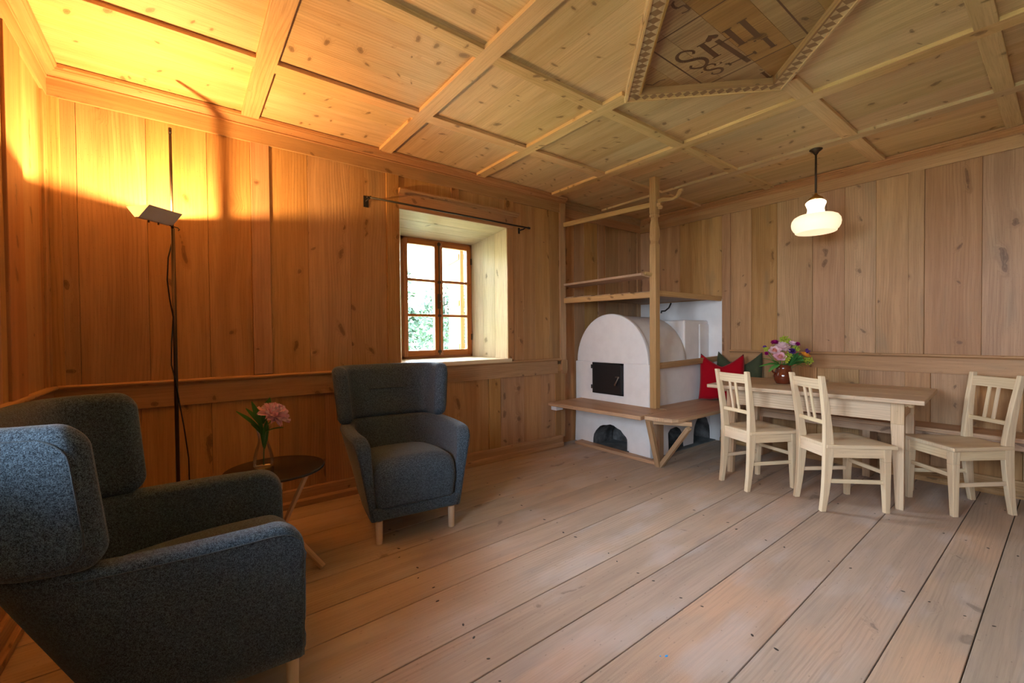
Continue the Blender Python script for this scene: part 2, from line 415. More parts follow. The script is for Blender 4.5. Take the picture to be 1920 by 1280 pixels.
# floor: old boards that taper a little, each its own width
fl = MB()
seams = [(-1.22, -1.22), (-.62, -.6), (-.2, -.21), (.228, .208), (.428, .394), (.66, .735), (.989, 1.003), (1.203, 1.267), (1.405, 1.515), (1.695, 1.871), (1.91, 2.055), (2.16, 2.32), (2.42, 2.56), (2.70, 2.80), (3.0, 3.05), (3.4, 3.4)]
for (a0, a1), (b0, b1) in zip(seams[:-1], seams[1:]):
    g = .0045
    X0, X1 = XL-.1, XR+.1
    fl.hexa([(X0, a0+g/2, -.03), (X1, a1+g/2, -.03), (X1, b1-g/2, -.03), (X0, b0-g/2, -.03),
             (X0, a0+g/2, 0), (X1, a1+g/2, 0), (X1, b1-g/2, 0), (X0, b0-g/2, 0)], (1, 0, 0), 0)
fl.box((XL-.15, YN-.1, -.06), (XR+.15, 3.45, -.031), (1, 0, 0), 1)
floor = struct(fl.build('floor', [M['floor'], M['gap']], bevel=.0015, seg=1))
# nails of the floor boards, in rows over the joists
nl = MB()
for jx in (-.1, .82, 1.72, 2.6, 3.5, 4.3):
    for (a0, a1), (b0, b1) in zip(seams[1:-1], seams[2:]):
        t = (jx-XL)/(XR-XL)
        for yy in (a0+(a1-a0)*t+.045, b0+(b1-b0)*t-.045):
            x = jx + random.uniform(-.03, .03) + (yy-1)*.08; y = yy + random.uniform(-.01, .01); r = random.uniform(.003, .006)
            nl.lathe([(r, .0003), (r*.8, .0009)], Matrix.Translation((x, y, 0)) @ Matrix.Rotation(random.uniform(0, 3), 4, 'Z') @ Matrix.Diagonal((1, 1.8, 1, 1)), n=7, close_top=True)
o = nl.build('nail_heads', M['nail'], floor); o['kind'] = 'stuff'; o['label'] = 'dark iron nail heads in rows across the boards'
pb = MB(); pb.lathe([(.006, .0003), (.005, .001)], Matrix.Translation((1.37, .885, 0)) @ Matrix.Diagonal((1.3, .8, 1, 1)), n=9, close_top=True)
pb.lathe([(.003, .0003), (.0025, .001)], Matrix.Translation((1.352, .898, 0)), n=7, close_top=True)
o = pb.build('paint_fleck', M['sky_blue'], floor); o['label'] = 'bright blue paint fleck'

# ---- back wall, with the window opening
WX0, WX1, WZ0, WZ1 = 1.362, 2.422, .945, 2.168
wb = MB()
wb_dark = wb
TH = .012     # stiles and rails stand proud of the panels
def bk(x0, x1, z0, z1, proud=0.0, depth=.03, g=(0, 0, 1), y=None):
    yy = (YB if y is None else y) - proud
    wb.box((x0, yy, z0), (x1, (YB if y is None else y)+depth, z1), g)
# upper planks left of the window
sp_ = [XL, -.44, -.155, .13, .36]
for a, b in zip(sp_[:-1], sp_[1:]): bk(a+.0007, b-.0007, .90, 2.43)
sp_ = [.466, .70, .985, 1.26]
for a, b in zip(sp_[:-1], sp_[1:]): bk(a+.0007, b-.0007, .90, 2.43)
sp_ = [2.49, 2.62, 2.77, 2.96, 3.10]
for a, b in zip(sp_[:-1], sp_[1:]): bk(a+.0007, b-.0007, .90, 2.43)
bk(1.36, 1.83, 2.29, 2.43); bk(1.83, 2.495, 2.29, 2.43); bk(2.425, 2.489, .93, 2.31)                                   # small panels over the window
# lower panels
for xs in ([XL, -.2, .13, .50, .79, 1.10], [1.10, 1.47, 1.755, 2.20], [2.33, 2.62, 2.84, 3.04]):
    for a, b in zip(xs[:-1], xs[1:]): bk(a+.0007, b-.0007, .1, .79)
# masonry behind the planks, leaving the window open
wb.box((XL-.3, YB+.03, -.1), (WX0-.02, YB+.12, 2.75), mi=1); wb.box((WX1+.02, YB+.03, -.1), (XN-.03, YB+.12, 2.75), mi=1)
wb.box((WX0-.02, YB+.03, -.1), (WX1+.02, YB+.12, WZ0-.02), mi=1); wb.box((WX0-.02, YB+.03, WZ1+.04), (WX1+.02, YB+.12, 2.75), mi=1)
wall_back = struct(wb.build('wall_back', [M['wall'], M['gap']], bevel=.0015, seg=1))
def part(name, fn, m, parent, bevel=.003, label=None, **k):
    mb = MB(); fn(mb); o = mb.build(name, m, parent, bevel=bevel, **k)
    if label: o['label'] = label
    return o
for x0, x1, z0, z1 in ((.36, .466, .925, 2.43), (1.26, 1.362, .925, 2.43), (2.422, 2.492, .93, 2.1675), (XL, -.498, .0, 2.5), (2.20, 2.33, .11, .79), (1.05, 1.16, .11, .79), (3.03, 3.105, .11, .79), (1.83, 1.905, 2.32, 2.43), (2.40, 2.50, 2.32, 2.43)):
    part('stile', lambda mb: mb.box((x0, YB-TH, z0), (x1, YB+.02, z1), (0, 0, 1)), M['wall'], wall_back)
def profile_run(mb, prof, a, b, nrm, g, **k):
    """moulding: prof = [(out, z)...] swept from a to b; nrm = direction out of the wall"""
    a = Vector(a); b = Vector(b); nrm = Vector(nrm)
    n = len(prof)
    A = [mb.bm.verts.new(a + nrm*o + Vector((0, 0, z))) for o, z in prof]
    B = [mb.bm.verts.new(b + nrm*o + Vector((0, 0, z))) for o, z in prof]
    fs = [mb.bm.faces.new((A[i], A[(i+1) % n], B[(i+1) % n], B[i])) for i in range(n)]
    caps = [mb.bm.faces.new(A[::-1]), mb.bm.faces.new(B)]
    bmesh.ops.recalc_face_normals(mb.bm, faces=fs+caps)
    mb._finish(fs+caps, g, 0, **k)
CORNICE = [(-.02, 2.515), (.016, 2.515), (.020, 2.522), (.016, 2.528), (.024, 2.536), (.040, 2.547), (.052, 2.553), (.052, 2.560), (.062, 2.564), (.062, 2.58), (-.02, 2.58)]
FRIEZE = [(-.02, 2.425), (.014, 2.425), (.014, 2.52), (-.02, 2.52)]
CHAIR = [(-.02, .893), (.016, .893), (.020, .899), (.030, .903), (.034, .909), (.034, .915), (.028, .921), (-.02, .921)]
LRAIL = [(-.02, .765), (.014, .765), (.014, .895), (-.02, .895)]
BASE = [(-.02, 0), (.030, 0), (.034, .016), (.034, .038), (.026, .048), (.018, .052), (.018, .118), (.012, .124), (-.02, .124)]
def run(name, prof, a, b, nrm, parent, mt='wall'):
    mb = MB(); g = (Vector(b)-Vector(a)).normalized()
    profile_run(mb, prof, a, b, nrm, g); return mb.build(name, M[mt], parent, bevel=.0012, seg=1)
run('cornice', CORNICE, (XL, YB, 0), (XN, YB, 0), (0, -1, 0), wall_back)
run('cornice', CORNICE, (XN, YNI, 0), (XR, YNI, 0), (0, -1, 0), wall_back)
run('top_rail', FRIEZE, (XL, YB, 0), (XN, YB, 0), (0, -1, 0), wall_back)
run('top_rail', FRIEZE, (XN, YNI, 0), (XR, YNI, 0), (0, -1, 0), wall_back)
run('chair_rail', CHAIR, (XL, YB, 0), (3.10, YB, 0), (0, -1, 0), wall_back)
run('lower_rail', LRAIL, (XL, YB, 0), (3.06, YB, 0), (0, -1, 0), wall_back)
bb = struct(run('baseboard_back', BASE, (XL, YB, 0), (3.12, YB, 0), (0, -1, 0), None))
# header board and moulded ledge over the window
part('header_board', lambda mb: mb.box((WX0-.005, YB-TH, WZ1), (2.492, YB+.02, 2.30), (1, 0, 0)), M['wall'], wall_back)
run('window_ledge_moulding', [(-.02, 2.285), (.014, 2.285), (.02, 2.292), (.03, 2.3), (.034, 2.308), (.046, 2.312), (.046, 2.322), (.03, 2.328), (-.02, 2.328)], (WX0-.005, YB, 0), (2.55, YB, 0), (0, -1, 0), wall_back)
# niche behind the stove
def niche(mb):
    for a, b in ((XN-.03, 3.42), (3.42, 3.58), (3.58, 3.80), (3.80, 3.94), (3.94, 4.18), (4.18, 4.36), (4.36, XR)):
        mb.box((a+.002, YNI, 0), (b-.002, YNI+.03, 2.43), (0, 0, 1))
    mb.box((XN-.1, YNI+.03, -.1), (XR+.2, YNI+.1, 2.75), mi=1)
part('niche_planks', niche, [M['wall'], M['gap']], wall_back)
part('stile', lambda mb: mb.box((3.80, YNI-.012, .8), (3.90, YNI+.01, 2.43)), M['wall'], wall_back)
part('stile', lambda mb: mb.box((4.53, YNI-.012, .8), (4.6, YNI+.01, 2.43)), M['wall'], wall_back)
# the jamb post that ends the wall before the niche, with its curved foot
def jamb(mb):
    mb.box((3.098, YB-.022, .86), (XN, YNI, 2.52), (0, 0, 1))
    mb.box((3.04, YB-.010, .1), (XN-.01, YNI, .86), (0, 0, 1))
part('niche_jamb', jamb, M['wall'], wall_back)
def jfoot(mb):
    poly = [(3.098, .90), (XN, .90), (XN, .80), (3.165, .765), (3.14, .755), (3.115, .765), (3.098, .80)]
    mb.prism(poly, Matrix(((1, 0, 0, 0), (0, 0, 1, YB-.04), (0, 1, 0, 0), (0, 0, 0, 1))), .04)
part('jamb_foot', jfoot, M['wall'], wall_back)

# ---- right wall
wr = MB()
def pr(y0, y1, z0, z1, mb=None): (mb or wr).box((XR, y0+.0007, z0), (XR+.03, y1-.0007, z1), (0, 0, 1))
ys = [YN, -.9, -.55, -.22, .08, .40, .704, .797, 1.0, 1.213, 1.453, 1.56, 1.75, 1.99, 2.197, 2.29, 2.52, 2.78, 3.04, 3.36]
for a, b in zip(ys[:-1], ys[1:]):
    if a in (.704, 1.453): continue
    pr(a, b, 1.53 if a >= 2.28 else .95, 2.43)
for a, b in ((YN, -.8), (-.8, -.45), (-.45, -.1), (-.1, .2), (.2, .44), (.44, .664), (.813, 1.11), (1.11, 1.416), (1.56, 1.9), (1.9, 2.29)): pr(a, b, .04, .86)
wr.box((XR+.03, YN-.1, -.1), (XR+.12, YNI+.1, 2.75), mi=1)
wall_right = struct(wr.build('wall_right', [M['wall'], M['gap']], bevel=.0015, seg=1))
for y0, y1, z0, z1 in ((.704, .797, .96, 2.43), (1.453, 1.561, .96, 2.43), (2.197, 2.285, .80, 2.43), (-.22, -.12, .96, 2.43), (.664, .813, .04, .86), (1.416, 1.56, .04, .86), (-.1, .0, .04, .86)):
    part('stile', lambda mb: mb.box((XR-TH, y0, z0), (XR+.02, y1, z1)), M['wall'], wall_right)
run('cornice', CORNICE, (XR, YN, 0), (XR, YNI, 0), (-1, 0, 0), wall_right)
run('top_rail', FRIEZE, (XR, YN, 0), (XR, YNI, 0), (-1, 0, 0), wall_right)
run('chair_rail', [(o_, z+.068) for o_, z in CHAIR], (XR, YN, 0), (XR, 2.2, 0), (-1, 0, 0), wall_right)
run('lower_rail', [(-.02, .842), (.014, .842), (.014, .963), (-.02, .963)], (XR, YN, 0), (XR, 2.2, 0), (-1, 0, 0), wall_right)
struct(run('baseboard_right', BASE, (XR, YN, 0), (XR, 2.3, 0), (-1, 0, 0), None))
part('plaster_panel', lambda mb: mb.box((XR-.004, 2.287, 0), (XR+.03, YNI, 1.53)), M['white'], wall_right, label='white plastered wall beside the stove')

# ---- left wall with its deep window (beside the camera, out of the frame: it lights the room)
wl = MB()
LW = (.33, 1.38)
LW2 = (-1.03, .02)  # second left window: unseen, added to bring in more daylight
for a, b in ((YN, LW2[0]), (LW2[1], LW[0]), (LW[1], 1.62), (1.62, 1.95), (1.95, 2.22), (2.22, 2.50), (2.50, 2.79), (2.79, 3.10), (3.10, YB)):
    wl.box((XL-.03, a+.0007, 0), (XL, b-.0007, 2.52))
for a, b in (LW, LW2):
    wl.box((XL-.03, a, 0), (XL, b, .93)); wl.box((XL-.03, a, 2.17), (XL, b, 2.52))
    wl.box((XL-.12, a-.02, -.1), (XL-.03, b+.02, .92), mi=1); wl.box((XL-.12, a-.02, 2.18), (XL-.03, b+.02, 2.75), mi=1)
wl.box((XL-.12, YN-.1, -.1), (XL-.03, LW2[0]-.02, 2.75), mi=1); wl.box((XL-.12, LW2[1]+.02, -.1), (XL-.03, LW[0]-.02, 2.75), mi=1); wl.box((XL-.12, LW[1]+.02, -.1), (XL-.03, YB+.1, 2.75), mi=1)
wall_left = struct(wl.build('wall_left', [M['wall'], M['gap']], bevel=.0015, seg=1))
for y0, y1, z0, z1 in ((3.155, YB, 0, 2.5), (2.56, 2.775, .92, 2.43), (LW[1], LW[1]+.1, .92, 2.43), (LW[0]-.1, LW[0], .92, 2.43), (LW2[1], LW2[1]+.1, .92, 2.43)):
    part('stile', lambda mb: mb.box((XL-.02, y0, z0), (XL+TH, y1, z1)), M['wall'], wall_left)
run('cornice', CORNICE, (XL, YN, 0), (XL, YB, 0), (1, 0, 0), wall_left)
run('top_rail', FRIEZE, (XL, YN, 0), (XL, YB, 0), (1, 0, 0), wall_left)
run('chair_rail', CHAIR, (XL, LW[1], 0), (XL, YB, 0), (1, 0, 0), wall_left)
run('lower_rail', LRAIL, (XL, YN, 0), (XL, YB, 0), (1, 0, 0), wall_left)
struct(run('baseboard_left', BASE, (XL, YN, 0), (XL, YB, 0), (1, 0, 0), None))

# ---- near wall (behind the camera) with a plank door
wn = MB()
xs = [XL, -.2, .15, .5, .85, 1.2, 1.55, 1.9, 2.25, 2.6, 2.95]
for a, b in list(zip(xs[:-1], xs[1:])) + [(3.85, 4.2), (4.2, XR)]: wn.box((a+.0007, YN-.03, 0), (b-.0007, YN, 2.52))
wn.box((2.95, YN-.03, 2.0), (3.85, YN, 2.52), (1, 0, 0))
wn.box((XL-.1, YN-.12, -.1), (XR+.1, YN-.06, 2.75), mi=1)
wall_near = struct(wn.build('wall_near', [M['wall'], M['gap']], bevel=.0015, seg=1))
run('cornice', CORNICE, (XL, YN, 0), (XR, YN, 0), (0, 1, 0), wall_near)
run('chair_rail', CHAIR, (XL, YN, 0), (2.88, YN, 0), (0, 1, 0), wall_near)
dn = MB()
for k in range(4): dn.box((2.953+k*.224, YN-.045, .004), (2.953+(k+1)*.224-.002, YN-.01, 1.998))
door_near = struct(dn.build('door_1', M['wall'], bevel=.002))
part('door_handle', lambda mb: (mb.tube([(3.03, YN-.01, 1.02), (3.03, YN+.045, 1.02)], .009, 10), mb.tube([(3.03, YN+.045, 1.02), (3.14, YN+.045, 1.015)], .009, 10)), M['darkmetal'], door_near, bevel=0)

# ---- windows: deep splayed reveal + two sashes with three panes each
def make_window(idx, M4, full=True):
    """local x across the opening (0..1.06), y outwards, z up; room face at y=0"""
    root = struct(empty('window_%d' % idx)); root.matrix_world = M4
    D = .445; W = 1.06; z0, z1 = .945, 2.168
    ix0, ix1, iz0, iz1 = .20, .95, .955, 2.07
    def rev(mb):
        t = .02
        def slab(P, g):      # P four room->glass points, thickened outward
            a, b, c, d = [Vector(p) for p in P]; n = (b-a).cross(c-a).normalized()*t
            mb.hexa([a, b, c, d, a+n, b+n, c+n, d+n], g)
        for q in range(3):   # right and left reveal, three boards
            f0, f1 = q/3, (q+1)/3-(.004 if q < 2 else 0)
            L = lambda f, x0, x1: x0 + (x1-x0)*f
            slab([(L(f0, W, ix1), D*f0, L(f0, z0, iz0)), (L(f1, W, ix1), D*f1, L(f1, z0, iz0)), (L(f1, W, ix1), D*f1, L(f1, z1, iz1)), (L(f0, W, ix1), D*f0, L(f0, z1, iz1))], (0, 0, 1))
            slab([(L(f0, 0, ix0), D*f0, L(f0, z1, iz1)), (L(f1, 0, ix0), D*f1, L(f1, z1, iz1)), (L(f1, 0, ix0), D*f1, L(f1, z0, iz0)), (L(f0, 0, ix0), D*f0, L(f0, z0, iz0))], (0, 0, 1))
            slab([(L(f0, W, ix1)+.02, D*f0, L(f0, z1, iz1)), (L(f1, W, ix1)+.02, D*f1, L(f1, z1, iz1)), (L(f1, 0, ix0)-.02, D*f1, L(f1, z1, iz1)), (L(f0, 0, ix0)-.02, D*f0, L(f0, z1, iz1))], (1, 0, 0))
            f1 = (q+1)/3
    part('reveal', rev, M['reveal'], root, bevel=.001)
    def sill(mb):
        mb.hexa([(-.005, -.035, z0-.035), (W+.03, -.035, z0-.035), (W+.03, D+.02, z0-.035), (-.005, D+.02, z0-.035),
                 (-.005, -.035, z0), (W+.03, -.035, z0), (W+.03, D+.02, iz0), (-.005, D+.02, iz0)], (1, 0, 0))
    part('sill', sill, M['reveal'], root, bevel=.004)
    # frame fixed in the wall, and masonry edge behind it
    def fr(mb):
        a, b = D, D+.06
        for p in (((ix0, a, iz0), (ix0+.035, b, iz1)), ((ix1-.035, a, iz0), (ix1, b, iz1)), ((ix0, a, iz1-.035), (ix1, b, iz1)), ((ix0, a, iz0), (ix1, b, iz0+.03))):
            mb.box(p[0], p[1], (0, 0, 1) if p[1][2]-p[0][2] > .3 else (1, 0, 0))
    part('window_frame', fr, M['larch'], root, bevel=.003)
    def block(mb):
            for p in (((-.1, D+.0, .4), (ix0, D+.1, 2.7)), ((ix1, D+.0, .4), (W+.1, D+.1, 2.7)), ((ix0, D, iz1), (ix1, D+.1, 2.7)), ((ix0, D, .4), (ix1, D+.1, iz0))): mb.box(*p)
    part('outer_masonry', block, M['gap'], root, bevel=0)
    xm = (ix0+ix1)/2
    for x0, x1 in ((ix0+.02, xm), (xm, ix1-.02)):
        def sash(mb):
            a, b = D-.012, D+.035; w = .042
            for p in (((x0, a, iz0+.02), (x0+w, b, iz1-.02)), ((x1-w, a, iz0+.02), (x1, b, iz1-.02))): mb.box(*p)
            for p in (((x0+w, a, iz1-.062), (x1-w, b, iz1-.02)), ((x0+w, a, iz0+.02), (x1-w, b, iz0+.075))): mb.box(p[0], p[1], (1, 0, 0))
            hh = (iz1-.062) - (iz0+.075)
            for k in (1, 2):
                zz = iz0+.075 + hh*k/3
                mb.box((x0+w, a+.006, zz-.012), (x1-w, b-.006, zz+.012), (1, 0, 0))
        so = part('sash', sash, M['larch'], root, bevel=.003)
        mb = MB(); mb.box((x0+.03, D+.010, iz0+.06), (x1-.03, D+.013, iz1-.05)); mb.build('pane', M['pane'], so)
    if full:
        def bolt(mb):
            mb.tube([(xm, D-.022, iz0+.03), (xm, D-.022, iz1-.02)], .006, 8)
            for z in (iz1-.04, iz1-.40, iz0+.40, iz0+.06): mb.box((xm-.014, D-.03, z-.012), (xm+.014, D-.01, z+.012))
            mb.box((xm-.016, D-.032, 1.42), (xm+.010, D-.010, 1.56))
        part('espagnolette_bolt', bolt, M['darkmetal'], root, bevel=.001)
        def hd(mb):
            mb.tube([(xm, D-.03, 1.49), (xm+.03, D-.05, 1.49)], .005, 8)
            mb.tube([(xm+.03, D-.052, 1.445), (xm+.032, D-.052, 1.49), (xm+.03, D-.052, 1.535)], [.006, .005, .007], 8)
        part('handle', hd, M['steel'], root, bevel=0)
        for z in (1.15, 1.9):
            part('hinge', lambda mb: mb.box((ix1-.022, D-.02, z-.03), (ix1-.008, D-.005, z+.03)), M['darkmetal'], root, bevel=.001)
    return root
make_window(1, Matrix.Translation((WX0, YB, 0)))
make_window(2, Matrix.Translation((XL, LW[0]-.01, 0)) @ Matrix.Rotation(R(90), 4, 'Z'), False)
make_window(3, Matrix.Translation((XL, LW2[0]-.01, 0)) @ Matrix.Rotation(R(90), 4, 'Z'), False)  # added window out of view, extra daylight from the left
scene.cycles.transparent_max_bounces = 32
portal('daylight_portal_back', (WX0+.575, YB+.50, 1.51), (R(90), 0, R(180)), .72, 1.08)
portal('daylight_portal_left', (XL-.50, LW[0]-.01+.575, 1.51), (R(90), 0, R(-90)), .72, 1.08)
portal('daylight_portal_left_rear', (XL-.50, LW2[0]-.01+.575, 1.51), (R(90), 0, R(-90)), .72, 1.08)

# ---- ceiling: boards, ribs and the diamond medallion
MC = Vector((2.10, 1.01, 0)); MD = .617          # medallion centre, half diagonal outside
cl = MB()
RX = [(.31, .405), (1.19, 1.285), (2.055, 2.145), (2.945, 3.045), (3.80, 3.90)]       # ribs along y
RY = [(-.50, -.40), (.21, .29), (.93, 1.02), (1.755, 1.835), (2.49, 2.58)]           # ribs along x
xs = [XL-.05, .355, 1.24, 2.10, 2.995, 3.85, XR+.05]
ysv = [YN-.05, -.45, .25, .975, 1.795, 2.535, YNI+.05]
for i in range(6):
    for j in range(6):
        x0, x1, y0, y1 = xs[i], xs[i+1], ysv[j], ysv[j+1]
        n = 3
        for k in range(n):
            if i >= 2:
                cl.box((x0+(x1-x0)*k/n+.0004, y0, ZC+.010), (x0+(x1-x0)*(k+1)/n-.0004, y1, ZC+.03), (0, 1, 0)); continue
            cl.box((x0, y0+(y1-y0)*k/n+.0004, ZC+.010), (x1, y0+(y1-y0)*(k+1)/n-.0004, ZC+.03), (1, 0, 0))
cl.box((XL-.2, YN-.2, ZC+.06), (XR+.2, YNI+.2, ZC+.12), mi=1)
ceiling = struct(cl.build('ceiling', [M['ceil'], M['gap']]))
def seg_out(a, b, c0, c1):
    return [(a, min(b, c0)), (max(a, c1), b)]
for (x0, x1) in RX:
    parts_ = [(YN, YNI)]
    if x0 == 2.055: parts_ = [(YN, MC.y-MD+.02), (MC.y+MD-.02, YNI)]
    for a, b in parts_:
        part('ceiling_rib', lambda mb: mb.box((x0, a, ZC-.012), (x1, b, ZC+.015), (0, 1, 0)), M['ceil'], ceiling, bevel=.002)
for (y0, y1) in RY:
    parts_ = [(XL, XR)]
    if y0 == .93: parts_ = [(XL, MC.x-MD+.02), (MC.x+MD-.02, XR)]
    for a, b in parts_:
        part('ceiling_rib', lambda mb: mb.box((a, y0, ZC-.0115), (b, y1, ZC+.015), (1, 0, 0)), M['ceil'], ceiling, bevel=.002)
# medallion frame: four mitred bars with inlaid diamonds
def dia(mb, h0, h1, z0, z1, mi=0):
    c = [Vector((MC.x+s*1, MC.y+t*1, 0)) for s, t in ((1, 0), (0, 1), (-1, 0), (0, -1))]
    for k in range(4):
        u0 = Vector(((1, 0, -1, 0)[k], (0, 1, 0, -1)[k], 0)); u1 = Vector(((0, -1, 0, 1)[k], (1, 0, -1, 0)[k], 0))
        o_ = Vector((MC.x, MC.y, 0)); zz = lambda p, z: (p.x, p.y, z)
        P = [zz(o_+u0*h0, z0), zz(o_+u1*h0, z0), zz(o_+u1*h1, z0), zz(o_+u0*h1, z0)]
        Q = [(p[0], p[1], z1) for p in P]
        mb.hexa(P+Q, (u1-u0), mi)
def mframe(mb):
    dia(mb, MD-.118, MD, ZC-.034, ZC+.012)
    dia(mb, MD-.024, MD-.006, ZC-.041, ZC-.032)
    dia(mb, MD-.120, MD-.104, ZC-.039, ZC+.0, 2)
    s, zf = .040, ZC-.0345
    for k in range(4):
        a = Vector(((1, 0, -1, 0)[k], (0, 1, 0, -1)[k], 0)); b = Vector(((0, -1, 0, 1)[k], (1, 0, -1, 0)[k], 0))
        mid = MD-.063; A = Vector((MC.x, MC.y, zf))+a*mid; B = Vector((MC.x, MC.y, zf))+b*mid
        L = (B-A).length; d = (B-A)/L; nn = Vector((-d.y, d.x, 0)); cnt = 17
        for q in range(cnt):
            c_ = A + d*(L*(q+.5)/cnt); hw = L/cnt*.48; hh = .029
            vs = [mb.bm.verts.new(c_+v_) for v_ in (d*hw, nn*hh, -d*hw, -nn*hh)]
            f = mb.bm.faces.new(vs); f.normal_update()
            if f.normal.z > 0: f.normal_flip()
            mb._finish([f], d, 1)
part('medallion_frame', mframe, [M['ceil'], M['inlay'], M['oldceil']], ceiling, bevel=.0015, label='diamond frame inlaid with dark lozenges')
def mpanel(mb):
    r = MD-.10
    for k in range(6):      # boards along x, clipped to the diamond by building trapezoids
        ya, yb = -r+2*r*k/6, -r+2*r*(k+1)/6-.001
        xa, xb = r-abs(ya), r-abs(yb)
        pts = [(-xa, ya), (xa, ya)] + ([(r, 0), ] if ya < 0 < yb else []) + [(xb, yb), (-xb, yb)] + ([(-r, 0)] if ya < 0 < yb else [])
        mb.prism(pts, Matrix.Translation((MC.x, MC.y, ZC-.004)), .012, (0, 1, 0)) if xa > .001 or xb > .001 else None
part('medallion_panel', mpanel, M['oldceil'], ceiling, bevel=0)
def strokes(mb, items, z):
    for it in items:
        (x0, y0), (x1, y1), wd = it
        a = Vector((x0, y0, z)); b = Vector((x1, y1, z)); d = (b-a).normalized(); n = Vector((-d.y, d.x, 0))*wd/2
        f = mb.bm.faces.new([mb.bm.verts.new(p) for p in (a+n, b+n, b-n, a-n)]); f.normal_update()
        if f.normal.z > 0: f.normal_flip()
        mb._finish([f], d)
ZL = ZC-.0045
# letters, laid out in the metric plane of the ceiling (x, y); strings run along -y, tops towards -x
def bar_letter(cx0, cx1, cy, wd, serif=.022):
    return [((cx0, cy), (cx1, cy), wd), ((cx0, cy-serif), (cx0, cy+serif), .008), ((cx1, cy-serif), (cx1, cy+serif), .008)]
def s_letter(x0, x1, yc, h, wd):
    """an S whose height runs along x (x0 top .. x1 bottom) and width along y"""
    ctl = [(.80, .30), (.93, .20), (.72, .06), (.42, .0), (.14, .08), (.03, .24), (.16, .40), (.5, .5), (.84, .60), (.97, .76), (.86, .92), (.58, 1.0), (.28, .94), (.07, .80), (.20, .70)]
    pts = resample([(x0+(x1-x0)*v, yc+h*(.5-u)) for u, v in ctl], 57); out = []
    for i in range(56):
        k = abs(i-28)/28; out.append((tuple(pts[i]), tuple(pts[i+1]), wd*(1.3-.8*k) if k < .82 else wd*.75))
    return out
def letters(name, items, label):
    mb = MB(); strokes(mb, items, ZL); o = mb.build(name, M['inlay2'], ceiling); o['label'] = label
letters('letter_i', bar_letter(2.015, 2.185, .913, .026), 'dark letter I of the IHS monogram')
letters('letter_h', bar_letter(2.02, 2.178, .983, .026) + bar_letter(2.02, 2.17, 1.105, .026) + [((2.084, .99), (2.084, 1.10), .008)], 'dark letter H of the IHS monogram')
letters('letter_s', s_letter(1.995, 2.195, 1.195, .095, .019), 'dark letter S of the IHS monogram')
letters('cross', [((2.05, 1.045), (2.345, 1.025), .024), ((2.284, 1.096), (2.293, .975), .011)] + [((2.284, 1.09), (2.284, 1.102), .03), ((2.293, .981), (2.293, .969), .03)], 'dark cross over the H')
def heart(mb):
    pts = []
    for k in range(28):
        t = 2*math.pi*k/28
        hx = 16*math.sin(t)**3; hy = 13*math.cos(t)-5*math.cos(2*t)-2*math.cos(3*t)-math.cos(4*t)
        pts.append((2.012 + hy*.0017*1.0, 1.052 + hx*.0019))
    f = mb.bm.faces.new([mb.bm.verts.new((x, y, ZL)) for x, y in pts]); f.normal_update()
    if f.normal.z > 0: f.normal_flip()
    mb._finish([f], (1, 0, 0))
mb = MB(); heart(mb); o = mb.build('heart', M['inlay2'], ceiling); o['label'] = 'small dark heart under the H'
letters('small_letter_s', s_letter(2.20, 2.318, 1.168, .062, .014), 'small dark letter S')
letters('small_letter_i', bar_letter(2.217, 2.319, .90, .02, .016), 'small dark letter I')
letters('numeral_one', bar_letter(2.50, 2.585, 1.024, .015, .012) + [((2.585, 1.024), (2.572, 1.0), .008)], 'dark numeral 1 in the corner of the diamond')
five = [(1.667, 1.031), (1.674, 1.045), (1.696, 1.051), (1.715, 1.045), (1.718, 1.029), (1.722, 1.016), (1.762, 1.014), (1.764, 1.030), (1.757, 1.050)]
letters('numeral_five', [(a, b, .013 if k in (1, 2, 5) else .009) for k, (a, b) in enumerate(zip(five[:-1], five[1:]))], 'dark numeral 5 in the corner of the diamond')
letters('numeral_mark', [((2.09, 1.468), (2.125, 1.45), .008), ((2.125, 1.45), (2.12, 1.40), .010), ((2.12, 1.40), (2.135, 1.375), .008)], 'faint numeral in the corner of the diamond')
dots = []
for x, y in ((2.236, 1.22), (2.236, 1.118), (2.204, .937)):
    dots.append(((x-.006, y), (x+.006, y), .011))
letters('letter_dots', dots, 'dark dots between the small letters')
e1, e2, e3, e4 = (1.835, 1.275), (2.37, 1.275), (2.37, .765), (1.835, .765)
letters('inscribed_square', [(e1, e2, .008), (e2, e3, .008), (e3, e4, .008), (e4, e1, .008)], 'dark lines of the square around the monogram')

# ------------------------------------------------------------ masonry stove
def arc_pts(cy, cz, ry, rz, a0, a1, n):
    return [(cy + ry*math.cos(a0+(a1-a0)*k/n), cz + rz*math.sin(a0+(a1-a0)*k/n)) for k in range(n+1)]
stove = empty('masonry_stove', (3.42, 2.85, 0))
tag(stove, 'white plastered vaulted stove with a black iron door, built into the corner', 'stove')
SO = Vector((3.42, 2.85, 0))
def YZ(x): return Matrix(((0, 0, 1, x), (1, 0, 0, 0), (0, 1, 0, 0), (0, 0, 0, 1)))   # local (y,z) extruded along +x
def XZ(y): return Matrix(((1, 0, 0, 0), (0, 0, 1, y), (0, 1, 0, 0), (0, 0, 0, 1)))   # local (x,z) extruded along +y
def rough_arch(c, w, h, n=14, seed=0):
    r = random.Random(seed)
    return [(c + w/2*math.cos(math.pi*k/n)*(1+r.uniform(-.03, .03)), .012 + h*math.sin(math.pi*k/n)**.8*(1+r.uniform(-.03, .03))) for k in range(n+1)]
